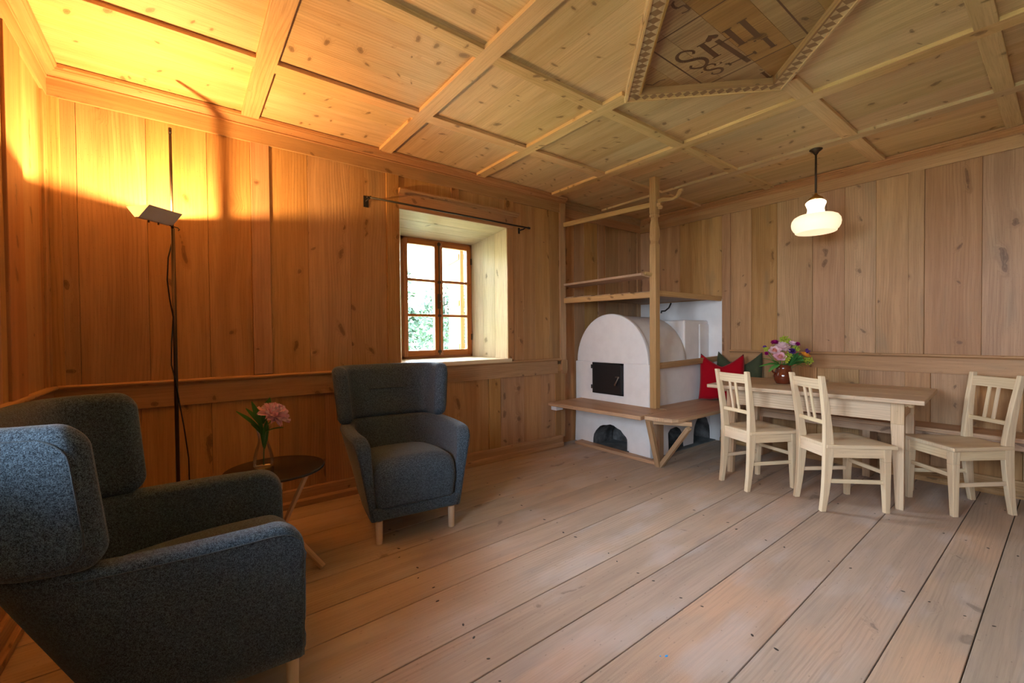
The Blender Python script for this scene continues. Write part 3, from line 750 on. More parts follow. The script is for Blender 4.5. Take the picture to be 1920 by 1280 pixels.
def st_base(mb):
    # front slab with the mouse-hole arch; y from 2.37 to 3.325
    out = [(3.325, .0), (3.325, .40), (2.372, .40), (2.366, .0)]
    arch = rough_arch(2.83, .46, .235, 16, 3)           # runs from +y side to -y side
    poly = [(2.36, 0), (2.372, .40), (3.30, .40), (3.318, 0)] + [(arch[0][0], 0)] + arch + [(arch[-1][0], 0)]
    mb.prism(poly, YZ(3.405), .30, (0, 0, 1), 0, side_mi=0)
    a1 = rough_arch(4.42, .34, .27, 14, 5); a2 = rough_arch(3.90, .32, .215, 14, 9)
    poly = [(3.71, 0), (3.71, .40), (4.598, .40), (4.598, 0), (a1[0][0], 0)] + a1 + [(a1[-1][0], 0), (a2[0][0], 0)] + a2 + [(a2[-1][0], 0)]
    mb.prism(poly, XZ(2.42), .26, (0, 0, 1), 0)
    poly = [(3.48, 0), (3.48, .40), (3.74, .40), (3.74, 0)]
    mb.prism(poly, XZ(2.42), .26, (0, 0, 1), 0)
def with_parent(o, p):
    o.parent = p; o.location = Vector(o.location) - p.location if not p.rotation_euler.z else o.location
    return o
def spart(name, fn, m, parent, org, bevel=.004, label=None, **k):
    """a part whose shapes are given in room coordinates, under a thing standing at org"""
    mb = MB(); fn(mb); bmesh.ops.translate(mb.bm, verts=mb.bm.verts, vec=-Vector(org))
    o = mb.build(name, m, parent, bevel=bevel, **k)
    if label: o['label'] = label
    return o
b_ = spart('stove_base', st_base, [M['white'], M['ash']], stove, SO, bevel=.004)
for p in b_.data.polygons:      # darker grey plaster inside the arches
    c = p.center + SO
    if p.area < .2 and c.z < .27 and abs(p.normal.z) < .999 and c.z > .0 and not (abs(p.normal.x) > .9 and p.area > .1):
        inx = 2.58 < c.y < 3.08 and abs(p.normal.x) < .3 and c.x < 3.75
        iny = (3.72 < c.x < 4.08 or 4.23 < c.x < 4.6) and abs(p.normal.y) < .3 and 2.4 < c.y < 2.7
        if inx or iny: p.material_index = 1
def st_body(mb):
    mb.box((3.41, 2.372, .395), (4.598, 3.31, .88))
spart('stove_body', st_body, M['white'], stove, SO, bevel=.012, seg=3)
def st_core(mb):
    mb.box((3.75, 2.75, 0), (4.598, 3.32, .396))
    mb.box((3.40, 2.36, -.001), (4.598, 3.32, .006), mi=1)
spart('stove_core', st_core, [M['ash'], M['ashfloor']], stove, SO, bevel=0)
def st_front(mb):
    arch = arc_pts(2.835, .875, .452, .495, 0, math.pi, 40)
    mb.prism(arch, YZ(3.41), .05, (0, 0, 1))
spart('arched_front', st_front, M['white'], stove, SO, bevel=.012, seg=3)
def st_vault(mb):
    rows = []
    for k in range(25):
        x = 3.455 + (4.20-3.455)*k/24
        s = 1 - .02*k/24
        if k > 19: s *= math.cos((k-19)/5*R(38))**.8
        rows.append([Vector((x, y, z)) for y, z in arc_pts(2.835, .875, .437*s, .478*s, -.02, math.pi+.02, 36)])
    mb.grid(rows)
    v = [mb.bm.verts.new(p) for p in rows[-1]]; f = mb.bm.faces.new(v); mb._finish([f], (0, 0, 1))
    bmesh.ops.recalc_face_normals(mb.bm, faces=mb.bm.faces)
spart('stove_vault', st_vault, M['white'], stove, SO, bevel=0)
def st_flue(mb):
    mb.box((4.12, 2.44, .87), (4.598, 3.2, 1.305))
    mb.box((4.40, 2.43, .87), (4.598, 2.75, 1.27))
spart('flue_block', st_flue, M['white'], stove, SO, bevel=.015, seg=3)
door = spart('stove_door', lambda mb: mb.box((3.386, 2.672, .567), (3.398, 3.045, .862)), M['iron'], stove, SO, bevel=.004, label='square black iron stove door')
def dframe(mb):
    mb.box((3.396, 2.662, .556), (3.414, 2.71, .874)); mb.box((3.396, 3.03, .556), (3.414, 3.055, .874))
    mb.box((3.396, 2.662, .852), (3.414, 3.055, .874)); mb.box((3.396, 2.662, .556), (3.414, 3.055, .575))
    for z in (.62, .83):
        mb.tube([(3.388, 3.058, z-.02), (3.388, 3.058, z+.02)], .008, 10)
o = spart('door_frame', dframe, M['iron'], stove, SO, bevel=.002)
def dhandle(mb):
    mb.tube([(3.392, 2.70, .735), (3.375, 2.70, .735)], .008, 10)
    mb.bar((3.372, 2.69, .742), (3.372, 2.735, .74), .01, .012)
    mb.tube([(3.368, 2.70, .73), (3.366, 2.715, .70), (3.365, 2.735, .66)], [.006, .009, .012], 12)
    mb.lathe([(.002, -.004), (.012, 0), (.002, .006)], Matrix.Translation((3.368, 2.70, .735)) @ Matrix.Rotation(R(90), 4, 'Y'), 12)
o = spart('door_latch', dhandle, M['steel'], door, SO, bevel=.001, label='worn steel latch lever')
spart('floor_sill', lambda mb: mb.hexa([(3.30, 2.24, 0), (3.345, 2.24, 0), (3.41, 3.22, 0), (3.30, 3.22, 0), (3.30, 2.24, .03), (3.36, 2.24, .03), (3.41, 3.22, .03), (3.30, 3.22, .03)], (0, 1, 0)), M['bench'], stove, SO, bevel=.004, label='low wooden sill in front of the stove')
def pull(mb):
    pts = [(3.98, 2.62, 1.38), (3.985, 2.62, 1.40), (4.05, 2.62, 1.405), (4.12, 2.62, 1.44), (4.16, 2.62, 1.49)]
    mb.tube(pts, .008, 8)
spart('damper_rod', pull, M['iron'], stove, SO, bevel=0)

# ------------------------------------------------------------ wooden frame over the stove
PX, PY = 3.40, 2.305
FO = Vector((PX, PY, .487))
fr = empty('stove_frame', FO)
tag(fr, 'wooden post with rails and a drying platform standing over the white stove', 'wooden frame')
def post(mb):
    s = .032
    def seg(z0, z1, s0, s1): mb.hexa([(PX-s0, PY-s0, z0), (PX+s0, PY-s0, z0), (PX+s0, PY+s0, z0), (PX-s0, PY+s0, z0), (PX-s1, PY-s1, z1), (PX+s1, PY-s1, z1), (PX+s1, PY+s1, z1), (PX-s1, PY+s1, z1)], rnd=(.5, .5, .5, 1), off=(3, 3))
    zs = [(.487, s), (1.97, s), (1.985, .026), (2.0, .024), (2.01, .028), (2.05, .033), (2.12, .031), (2.19, .022), (2.215, .022), (2.222, .033), (2.235, .033), (2.245, .028), (2.255, s), (ZC-.001, s)]
    for (z0, a), (z1, b) in zip(zs[:-1], zs[1:]): seg(z0, z1, a, b)
spart('post', post, M['frame'], fr, FO, bevel=.002)
WA = (3.155, 3.215)
spart('top_rail', lambda mb: mb.bar((WA[0], WA[1], 2.30), (PX, PY, 2.335), .03, .045), M['frame'], fr, FO, bevel=.003)
def hook(mb):
    # scrolled bracket: outline in (distance, z) extruded by its thickness
    ctr = [(.02, 2.345), (.07, 2.355), (.12, 2.343), (.17, 2.335), (.205, 2.345), (.222, 2.372), (.235, 2.392), (.255, 2.392)]
    hw = [.022, .017, .014, .012, .013, .014, .016, .012]
    top, bot = [], []
    for i, (d, z) in enumerate(ctr):
        a = ctr[max(i-1, 0)]; b = ctr[min(i+1, len(ctr)-1)]; t = Vector((b[0]-a[0], b[1]-a[1])).normalized(); n = Vector((-t.y, t.x))
        top.append((d+n.x*hw[i], z+n.y*hw[i])); bot.append((d-n.x*hw[i], z-n.y*hw[i]))
    poly = top + bot[::-1]
    Mx = Matrix(((0, 0, 1, PX-.012), (-1, 0, 0, PY-.02), (0, 1, 0, 0), (0, 0, 0, 1)))
    mb.prism(poly, Mx, .024, (0, -1, 0))
    c = arc_pts(.04, 2.295, .02, .02, 0, 2*math.pi*.96, 14)
    mb.prism([(p[0], p[1]) for p in c], Mx, .024, (0, -1, 0))
    mb.prism([(.0, 2.30), (.045, 2.305), (.05, 2.33), (.0, 2.34)], Mx, .024, (0, -1, 0))
spart('scrolled_hook', hook, M['frame'], fr, FO, bevel=.003, label='scrolled wooden hook at the top of the post')
def sboard(mb):
    P = [(3.14, 3.215, 1.668), (3.30, 3.215, 1.655), (3.385, 2.33, 1.672), (3.26, 2.35, 1.69)]
    mb.hexa(P + [(p[0], p[1], p[2]+.022) for p in P], (0, 1, 0))
spart('slanted_board', sboard, M['bench'], fr, FO, bevel=.003)
spart('bracket', lambda mb: mb.bar((3.30, 2.345, 1.71), (PX-.03, PY+.02, 1.70), .04, .03), M['frame'], fr, FO, bevel=.004)
spart('platform_rail', lambda mb: mb.bar((WA[0], WA[1], 1.515), (PX, PY+.02, 1.52), .03, .052), M['frame'], fr, FO, bevel=.003)
spart('platform_rail', lambda mb: mb.bar((PX+.03, PY, 1.535), (4.598, PY, 1.535), .03, .05), M['frame'], fr, FO, bevel=.003)
def plat(mb):
    for k in range(5):
        y0 = 2.33 + k*.198
        mb.box((3.36-.05*k+.03, y0, 1.538), (4.59, y0+.194, 1.556), (1, 0, 0))
spart('platform_boards', plat, M['bench'], fr, FO, bevel=.002)
spart('back_rail', lambda mb: mb.bar((PX+.03, PY, .868), (4.598, PY, .895), .026, .055), M['bench'], fr, FO, bevel=.004)

# ------------------------------------------------------------ benches
BO = Vector((3.29, 2.19, 0))
cb = empty('corner_bench', BO)
tag(cb, 'worn wooden bench board wrapping round the front corner of the white stove', 'bench')
BZ = .485
def fb(mb):
    P = [(2.90, 3.20), (2.975, 2.155), (3.40, 2.20), (3.398, 3.22)]
    mb.hexa([(x, y, BZ-.034) for x, y in P] + [(x, y, BZ) for x, y in P], (0, 1, 0))
spart('bench_board', fb, M['bench'], cb, BO, bevel=.006)
def sb(mb):
    pts = [(4.595, 2.36), (3.46, 2.36), (3.42, 2.2), (3.02, 2.152), (3.045, 1.98), (3.075, 1.93), (3.12, 1.902), (3.19, 1.892), (3.8, 1.895), (4.595, 1.90)]
    mb.prism(pts, Matrix.Translation((0, 0, BZ-.033)), .0335, (1, 0, 0))
spart('bench_board', sb, M['bench'], cb, BO, bevel=.006)
spart('brace', lambda mb: mb.bar((3.285, 2.195, .0), (3.05, 2.13, .452), .045, .035, up=(1, 0, 0)), M['bench'], cb, BO, bevel=.003)
spart('brace', lambda mb: mb.bar((3.295, 2.185, .0), (3.20, 1.86, .405), .035, .045, up=(1, 0, 0)), M['bench'], cb, BO, bevel=.003)
spart('bench_post', lambda mb: mb.box((3.31, 2.20, 0), (3.375, 2.26, .452)), M['bench'], cb, BO, bevel=.003)
spart('bearer', lambda mb: mb.bar((3.10, 2.12, .432), (3.25, 1.86, .432), .03, .035), M['bench'], cb, BO, bevel=.003)
spart('wall_block', lambda mb: mb.box((2.945, 3.13, .405), (3.04, 3.205, .451)), M['white'], cb, BO, bevel=.003, label='white block carrying the end of the bench')
WB_ = Vector((4.45, .4, 0))
wbn = empty('wall_bench', WB_)
tag(wbn, 'long wooden bench running along the panelled wall behind the dining table', 'bench')
spart('seat_board', lambda mb: mb.box((4.30, -1.1, .432), (4.585, 1.885, .464), (0, 1, 0)), M['bench'], wbn, WB_, bevel=.005)
for y in (-.8, .1, 1.0, 1.80):
    spart('support', lambda mb: mb.box((4.34, y-.025, .003), (4.56, y+.025, .431)), M['bench'], wbn, WB_, bevel=.003)
spart('apron', lambda mb: mb.box((4.33, -1.1, .375), (4.355, 1.885, .431), (0, 1, 0)), M['bench'], wbn, WB_, bevel=.003)

# ------------------------------------------------------------ pillows
def pillow(name, m, Wd, H, T, loc, rotz, tilt, dip, label, parent=None):
    mb = MB(); n = 30
    for side in (1, -1):
        rows = []
        for i in range(n+1):
            v = -1+2*i/n; r = []
            for j in range(n+1):
                u = -1+2*j/n
                x = u*Wd/2*(1 - .07*(1-v*v)) * (1 - .10*max(0, v)**3)
                z = v*H/2*(1 - .05*(1-u*u))
                if v > -.3: z -= dip*(1-abs(u)**1.3)*((v+.3)/1.3)**2.2
                th = T/2*((1-u**4)*(1-v**4))**.45
                th *= 1 - .5*max(0, v)**2*(1-abs(u)*.9)
                th += .005*math.sin(7*u+5*v)*(1-u*u)*(1-v*v) + .004*math.sin(18*u*v+3)*(1-u*u)*(1-v*v)
                if v < -.55: z += .01*math.sin(u*9)*(v+.55)
                r.append(Vector((x, side*th, z + H/2)))
            rows.append(r)
        mb.grid(rows)
    bmesh.ops.remove_doubles(mb.bm, verts=mb.bm.verts, dist=1e-4)
    bmesh.ops.recalc_face_normals(mb.bm, faces=mb.bm.faces)
    o = mb.build(name, m); o.rotation_euler = (tilt, 0, rotz); o.location = loc
    tag(o, label, 'pillow'); return o
pillow('pillow', M['red'], .43, .475, .15, (4.27, 2.13, .486), R(-66), R(-8), .12, 'red throw pillow with a pinched top on the corner bench by the stove')
pillow('pillow', M['green'], .47, .49, .13, (4.475, 2.07, .486), R(-86), R(-6), .15, 'dark green throw pillow leaning on the panelled wall behind the red one')

# ------------------------------------------------------------ dining table
tang = R(4.1)
tu = Vector((math.cos(tang), math.sin(tang), 0)); tv = Vector((-math.sin(tang), math.cos(tang), 0))
TC = Vector((3.567, .54, 0)) + tu*.425 + tv*.66
tb = empty('dining_table', TC, tang)
tag(tb, 'scrubbed pale wooden dining table with a brown flower jug on it', 'table')
def ttop(mb):
    for k in range(3):
        x0 = -.425+.85*k/3; x1 = x0+.85/3-.001
        mb.box((x0, -.66, .714), (x1, .66, .742), (0, 1, 0))
o = MB(); ttop(o); o.build('tabletop', M['table'], tb, bevel=.004)
LX, LY = .255, .52
for sx in (-1, 1):
    for sy in (-1, 1):
        mb = MB(); cx, cy = sx*LX, sy*LY
        def q(cx, cy, s, z): return [(cx-s, cy-s, z), (cx+s, cy-s, z), (cx+s, cy+s, z), (cx-s, cy+s, z)]
        mb.hexa(q(cx, cy, .034, .56)+q(cx, cy, .034, .713)); 
        mb.hexa(q(cx+sx*.006, cy+sy*.012, .021, 0)+q(cx, cy, .034, .5601))
        mb.build('leg', M['table'], tb, bevel=.003)
for sx in (-1, 1):
    mb = MB(); mb.box((sx*LX-.014, -LY+.034, .575), (sx*LX+.014, LY-.034, .712), (0, 1, 0)); mb.build('apron', M['table'], tb, bevel=.002)
for sy in (-1, 1):
    mb = MB(); mb.box((-LX+.034, sy*LY-.014, .575), (LX-.034, sy*LY+.014, .712), (1, 0, 0)); mb.build('apron', M['table'], tb, bevel=.002)
for sy in (-1, 1):
    mb = MB(); mb.lathe([(.004, -.028), (.016, -.024), (.021, -.012), (.019, 0), (.012, .006), (.018, .012), (.018, .03)], Matrix.Translation((-LX+.005, sy*(LY+.052), .692)) @ Matrix.Rotation(R(90*sy), 4, 'X'), 16, close_bot=True)
    mb.build('turned_peg', M['table'], tb, bevel=0)

# ------------------------------------------------------------ dining chairs
def make_chair():
    root = empty('dining_chair')
    FX, FY, RX_, RY_ = .152, -.175, .128, .175
    def q(cx, cy, a, b, z): return [(cx-a, cy-b, z), (cx+a, cy-b, z), (cx+a, cy+b, z), (cx-a, cy+b, z)]
    mb = MB()      # seat: a shaped board, wider at the front, a shallow dip in the middle
    rows_t, n = [], 12
    def outline(v):  return .165 + (.205-.165)*(1-v)/2
    pts = []
    for i in range(n+1):
        v = -1+2*i/n; hw = .205 + (.150-.205)*(v+1)/2
        rows_t.append([Vector((hw*(-1+2*j/n), v*.205-.01, .44 - .009*max(0, 1-((-1+2*j/n)/.8)**2)*max(0, 1-(v/.8)**2))) for j in range(n+1)])
    V, fs = mb.grid(rows_t, g=(0, 1, 0), rnd=(.6, .5, .5, 1), off=(1, 1))
    rows_b = [[Vector((p.x, p.y, .416)) for p in r] for r in rows_t]
    V2, fs2 = mb.grid([r[::-1] for r in rows_b], g=(0, 1, 0), rnd=(.6, .5, .5, 1), off=(1, 1))
    bd = [V[0][j] for j in range(n+1)] + [V[i][n] for i in range(1, n+1)] + [V[n][j] for j in range(n-1, -1, -1)] + [V[i][0] for i in range(n-1, 0, -1)]
    W2 = [r[::-1] for r in V2]
    bd2 = [W2[0][j] for j in range(n+1)] + [W2[i][n] for i in range(1, n+1)] + [W2[n][j] for j in range(n-1, -1, -1)] + [W2[i][0] for i in range(n-1, 0, -1)]
    sf = [mb.bm.faces.new((bd[i], bd2[i], bd2[(i+1) % len(bd)], bd[(i+1) % len(bd)])) for i in range(len(bd))]
    mb._finish(sf, (0, 1, 0), rnd=(.6, .5, .5, 1), off=(1, 1))
    bmesh.ops.recalc_face_normals(mb.bm, faces=mb.bm.faces)
    mb.build('seat', M['pale'], root, bevel=.004)
    for sx in (-1, 1):
        mb = MB(); c = dict(rnd=(random.random(), .5, .5, 1), off=(random.random()*9, 2))
        mb.hexa(q(sx*(FX+.004), FY, .021, .022, .33)+q(sx*(FX+.006), FY, .022, .024, .415), **c)
        mb.hexa(q(sx*(FX+.012), FY+.0, .014, .015, 0)+q(sx*(FX+.004), FY, .021, .022, .3301), **c)
        mb.build('leg', M['pale'], root, bevel=.003)
    for sx in (-1, 1):     # rear leg runs on up into the back post, sabre shaped
        mb = MB(); c = dict(rnd=(random.random(), .5, .5, 1), off=(random.random()*9, 2))
        zs = [(0, .035, .015, .016), (.12, .018, .015, .020), (.25, .006, .0155, .025), (.36, .0, .016, .029), (.46, .0, .016, .028), (.56, .008, .016, .023), (.70, .027, .0155, .020), (.885, .058, .0145, .015)]
        for (z0, y0, a0, b0), (z1, y1, a1, b1) in zip(zs[:-1], zs[1:]):
            ex0 = sx*(RX_ + max(0, (z0-.44))*.045); ex1 = sx*(RX_ + max(0, (z1-.44))*.045)
            mb.hexa(q(ex0, RY_+y0, a0, b0, z0)+q(ex1, RY_+y1, a1, b1, z1), **c)
        bmesh.ops.remove_doubles(mb.bm, verts=mb.bm.verts, dist=1e-5)
        inner = [f for f in mb.bm.faces if abs(f.normal.z) > .95 and .01 < f.calc_center_median().z < .88]
        bmesh.ops.delete(mb.bm, geom=inner, context='FACES_ONLY')
        mb.build('back_leg', M['pale'], root, bevel=.004)
    def P(name, fn, b=.003):
        mb = MB(); fn(mb); mb.build(name, M['pale'], root, bevel=b)
    P('seat_rail', lambda mb: mb.box((-.15, FY-.018, .352), (.15, FY+.006, .417), (1, 0, 0)))
    P('seat_rail', lambda mb: mb.box((-.12, RY_-.005, .352), (.12, RY_+.018, .417), (1, 0, 0)))
    for sx in (-1, 1):
        P('seat_rail', lambda mb: mb.bar((sx*(FX+.012), FY, .385), (sx*(RX_+.003), RY_, .385), .02, .064))
        P('stretcher', lambda mb: mb.bar((sx*(FX+.006), FY, .195), (sx*RX_, RY_+.01, .20), .014, .026))
    P('stretcher', lambda mb: mb.bar((-FX, FY, .255), (FX, FY, .255), .016, .026))
    def trail(mb):      # gently curved top rail
        n = 8; row = []
        for i in range(n+1):
            u = -1+2*i/n; x = u*.142; y = RY_+.047+.010*(1-u*u); row.append((x, y))
        for i in range(n):
            (x0, y0), (x1, y1) = row[i], row[i+1]; tt = .0075
            mb.hexa([(x0, y0-tt-.008, .795), (x1, y1-tt-.008, .795), (x1, y1+tt-.008, .795), (x0, y0+tt-.008, .795), (x0, y0-tt+.002, .862), (x1, y1-tt+.002, .862), (x1, y1+tt+.002, .862), (x0, y0+tt+.002, .862)], (1, 0, 0), rnd=(.4, .5, .5, 1), off=(5, 5))
        bmesh.ops.remove_doubles(mb.bm, verts=mb.bm.verts, dist=1e-5)
    P('top_rail', trail, .002)
    P('lower_rail', lambda mb: mb.box((-.126, RY_+.004, .565), (.126, RY_+.022, .592), (1, 0, 0)))
    for x in (-.028, .028):
        P('back_slat', lambda mb: mb.bar((x, RY_+.013, .590), (x, RY_+.048, .80), .019, .010, up=(0, 1, 0)), .002)
    return root
chairs = [((3.534, .955), 52.3, 'pale wooden chair turned askew at the near side of the table, nearer the camera'),
          ((3.515, 1.483), 67.8, 'pale wooden chair at the stove end of the table, in front of the red pillow'),
          ((4.072, .453), 229.4, 'pale wooden chair at the free end of the table, its back towards the panelled wall')]
ch0 = make_chair()
for i, ((x, y), a, lab) in enumerate(chairs):
    c = ch0 if i == 0 else copy_tree(ch0)
    c.location = (x, y, 0); c.rotation_euler = (0, 0, R(a)); tag(c, lab, 'chair', 'pale wooden chairs round the dining table')

# ------------------------------------------------------------ armchairs
def mirror_path(half):  # half from front right to the back centre
    return half + [(-x, y) for x, y in half[-2::-1]]
class Outline:
    """U-shaped outline sampled by arc length of its top curve"""
    def __init__(self, top, bot):
        self.T = resample(top, 400); self.B = resample(bot, 400); self.L = [0]
        for i in range(1, 400): self.L.append(self.L[-1]+(self.T[i]-self.T[i-1]).length)
        self.len = self.L[-1]
    def at(self, d):
        d = min(max(d, 0), self.len); lo, hi = 0, 399
        while hi-lo > 1:
            m = (lo+hi)//2
            if self.L[m] <= d: lo = m
            else: hi = m
        f = (d-self.L[lo])/max(1e-9, self.L[hi]-self.L[lo])
        t = (self.T[min(lo+1, 399)]-self.T[max(lo-1, 0)]).normalized()
        return self.T[lo].lerp(self.T[hi], f), self.B[lo].lerp(self.B[hi], f), Vector((-t.y, t.x))
    def pt(self, d, f, inn, z):
        T, B, n = self.at(d); o = B.lerp(T, f)+n*inn; return Vector((o.x, o.y, z))
def sweep_shell(mb, top, bot, z0, z1, thick, rtop, rfront, er, rbot=0.0, nmid=60):
    O = Outline(top, bot); E_ = max(rfront, er, rbot)
    ends = sorted(set([round(E_*(1-math.cos(math.pi/2*k/12)), 6) for k in range(13)] + [round(er*(1-math.cos(math.pi/2*k/6)), 6) for k in range(7)]))
    ds = ends + [E_+(O.len-2*E_)*k/nmid for k in range(1, nmid)] + [O.len-e for e in ends[::-1]]
    rings = []
    def cut(r, d): return r-math.sqrt(max(0, r*r-(r-d)**2)) if d < r else 0
    for dd in ds:
        d = min(dd, O.len-dd); zt = z1-cut(rfront, d); zb = z0+(cut(rbot, d) if rbot else 0)
        sh = cut(er, d) if er else 0
        def pt(side, z):      # side 0 = outside, 1 = inside
            f = (z-z0)/(z1-z0); th = thick(f); s_ = min(sh, th*.42)
            return O.pt(dd, f, s_+(th-2*s_)*side, z)
        th1 = thick(1)-2*min(sh, thick(1)*.42); r = min(rtop, th1*.499); m = 9; ring = []
        rb = min(r, (zt-zb)*.45) if rbot else 0
        H0, H1 = zb+rb, zt-r
        for k in range(m): ring.append(pt(0, H0+(H1-H0)*k/(m-1)))
        for k in range(1, 7):
            a = math.pi/2*k/6; ring.append(pt(r*(1-math.cos(a))/th1, H1+r*math.sin(a)))
        for k in range(0, 7):
            a = math.pi/2*k/6; ring.append(pt(1-r/th1+r/th1*math.sin(a), H1+r*math.cos(a)))
        for k in range(1, m): ring.append(pt(1, H1+(H0-H1)*k/(m-1)))
        if rb:
            for k in range(1, 7):
                a = math.pi/2*k/6; ring.append(pt(1-rb/th1*(1-math.cos(a)), H0-rb*math.sin(a)))
            for k in range(0, 6):
                a = math.pi/2*k/6; ring.append(pt(rb/th1*(1-math.sin(a)), H0-rb*math.cos(a)))
        rings.append(ring)
    V, fs = mb.grid(rings, closed_u=True)
    f1 = mb.bm.faces.new([v for v in V[0]]); f2 = mb.bm.faces.new([v for v in V[-1]][::-1])
    mb._finish([f1, f2], (0, 0, 1), smooth=False)
    bmesh.ops.recalc_face_normals(mb.bm, faces=mb.bm.faces)
    return O
def make_armchair():
    root = empty('armchair')
    top = mirror_path([(.345, -.325), (.362, -.18), (.366, -.02), (.358, .14), (.325, .28), (.235, .375), (.11, .405), (0, .412)])
    bot = mirror_path([(.262, -.325), (.262, -.20), (.258, -.08), (.25, .03), (.225, .12), (.17, .172), (.08, .19), (0, .193)])
    mb = MB()
    sweep_shell(mb, top, bot, .136, .604, lambda f: .034+.052*max(0, f), .026, .085, .016)
    mb.build('shell', M['fab'], root)
    mb = MB()
    def lay(hw, y0, y1, z): return [(-hw, y0, z), (hw, y0, z), (hw, y1, z), (-hw, y1, z)]
    mb.hexa(lay(.245, -.334, .15, .136)+lay(.262, -.334, .18, .21))
    mb.build('base', M['fab'], root, bevel=.018, seg=4)
    # seat cushion: crowned box with soft edges
    mb = MB(); n = 28; rows = []
    prof = []      # (y, z) around front: bottom front -> top -> back
    prof += [(-.318, .203), (-.330, .206)]
    for k in range(6): prof.append((-.338, .215+.125*k/5))
    for k in range(1, 9):
        a = math.pi/2*k/8; prof.append((-.336+.085*(1-math.cos(a)), .34+.085*math.sin(a)))
    for k in range(1, 12): prof.append((-.251+.434*k/11, .425 - .03*(k/11)**2))
    prof += [(.185, .38), (.185, .20)]
    for (y, z) in prof:
        r = []
        for j in range(n+1):
            u = -1+2*j/n; t = min(1, max(0, (z-.2)/.22))
            hw = .222 + .030*t
            su = math.copysign(abs(u)**.7, u)
            crown = .045*max(0, 1-abs(u)**2.6)*t*t
            bulge = .005*(1-abs(u)**6) if y < -.3 else 0
            drop = .055*abs(u)**14*t
            r.append(Vector((su*hw, y-bulge + (.026*abs(u)**14 if y < 0 else 0), z+crown-drop)))
        rows.append(r)
    V, fs = mb.grid(rows)
    for side in (0, n):
        f = mb.bm.faces.new([V[i][side] for i in range(len(V))]); mb._finish([f], (0, 0, 1))
    bmesh.ops.recalc_face_normals(mb.bm, faces=mb.bm.faces)
    mb.build('seat_cushion', M['fab'], root, bevel=.008, seg=3)
    # wing headrest wrapping round the back
    top = mirror_path([(.392, .155), (.390, .235), (.370, .33), (.30, .410), (.19, .445), (.09, .455), (0, .457)])
    bot = mirror_path([(.358, .12), (.357, .20), (.335, .30), (.27, .372), (.17, .404), (.08, .412), (0, .414)])
    mb = MB()
    O = sweep_shell(mb, top, bot, .599, .968, lambda f: .092, .040, .062, .044, rbot=.062)
    hd = mb.build('headrest', M['fab'], root)
    for s in (0, 1):          # piping round each wing face
        mb = MB(); e = .032; H = .369; r = .06
        loop = [(.46-k*.03, H-.026) for k in range(12)] + [(e+r*(1-math.sin(math.pi/2*k/6)), H-.026-r*(1-math.cos(math.pi/2*k/6))) for k in range(1, 7)]
        loop += [(e, H-.10-k*.02) for k in range(1, 9)] + [(e+r*(1-math.cos(math.pi/2*k/6)), .026+r*(1-math.sin(math.pi/2*k/6))) for k in range(1, 7)] + [(.13+k*.03, .026) for k in range(12)]
        pts = [O.pt(d if s == 0 else O.len-d, z/H, .0035 if (z > H-.03 or z < .03) else -.0005, .599+z) for d, z in loop]
        mb.tube(pts, .0022, 6); mb.build('piping', M['seam'], hd)
    mb = MB()
    mb.tube([(-.13, .330, .80), (-.06, .341, .80), (0, .3435, .80), (.06, .341, .80), (.13, .330, .80)], .0035, 8)
    mb.build('tuft_seam', M['fab'], hd)
    for s in (1, -1):
        mb = MB(); pts = []
        for (xt, yt), (xb, yb) in zip(resample([(.345, -.325), (.362, -.18), (.366, -.02), (.358, .14), (.325, .28)], 24), resample([(.262, -.325), (.262, -.20), (.258, -.08), (.25, .03), (.225, .12)], 24)):
            d = yt+.325; z = .583
            if d < .085: z = .583 - (.085-math.sqrt(max(0, .085**2-(.085-d)**2)))
            f = (z-.128)/.477; pts.append(Vector((s*(xb+(xt-xb)*f+.0012), yb+(yt-yb)*f, z)))
        lo = pts[0]
        pts = [Vector((s*(.262+(.345-.262)*(z-.128)/.477-.0035), -.3235, z)) for z in (.14, .25, .36, lo.z-.02)] + pts
        mb.tube(pts, .002, 6); mb.build('piping', M['seam'], root)
    for x, y, tx, ty in ((-.216, -.295, 0, 0), (.216, -.295, 0, 0), (-.185, .10, 0, .03), (.185, .10, 0, .03)):
        mb = MB(); mb.tube([(x+tx, y+ty, 0), (x, y, .13)], [.0175, .0205], 20)
        mb.build('leg', M['leg'], root, bevel=.001)
    return root
ac = make_armchair()
ac.location = (-.015, 1.785, 0); ac.rotation_euler = (0, 0, R(86.5))
tag(ac, 'large dark grey-blue wing armchair nearest the camera, facing right', 'armchair', 'grey-blue wing armchairs')
ac2 = copy_tree(ac)
ac2.location = (1.108, 2.625, 0); ac2.rotation_euler = (0, 0, R(-7.6))
tag(ac2, 'dark grey-blue wing armchair standing below the window, facing the room', 'armchair', 'grey-blue wing armchairs')

# ------------------------------------------------------------ side table, vase, peony
SX, SY = .36, 2.46
st = empty('side_table', (SX, SY, 0)); tag(st, 'small round black side table on splayed wooden legs between the armchairs', 'side table')
mb = MB(); mb.lathe([(.0, .486), (.215, .486), (.228, .490), (.231, .497), (.228, .502), (.222, .5035), (0, .5035)], n=64)
mb.build('table_top', M['black'], st)
for a in (-46, 74, 194):
    mb = MB(); d = Vector((math.cos(R(a)), math.sin(R(a)), 0))
    P0 = Vector((0, 0, .478)); prev = None
    mb.bar(d*.19 + Vector((0, 0, .479)), d*.02 + Vector((0, 0, .44)), .032, .016)
    mb.bar(d*.17 + Vector((0, 0, .474)), d*.035 + Vector((0, 0, .20)), .030, .016, up=tuple(d))
    mb.bar(d*.035 + Vector((0, 0, .21)), d*.255 + Vector((0, 0, .012)), .030, .018, up=(0, 0, 1))
    mb.build('leg', M['table'], st, bevel=.003)
VX, VY, VZ = .313, 2.508, .504
vs = MB()
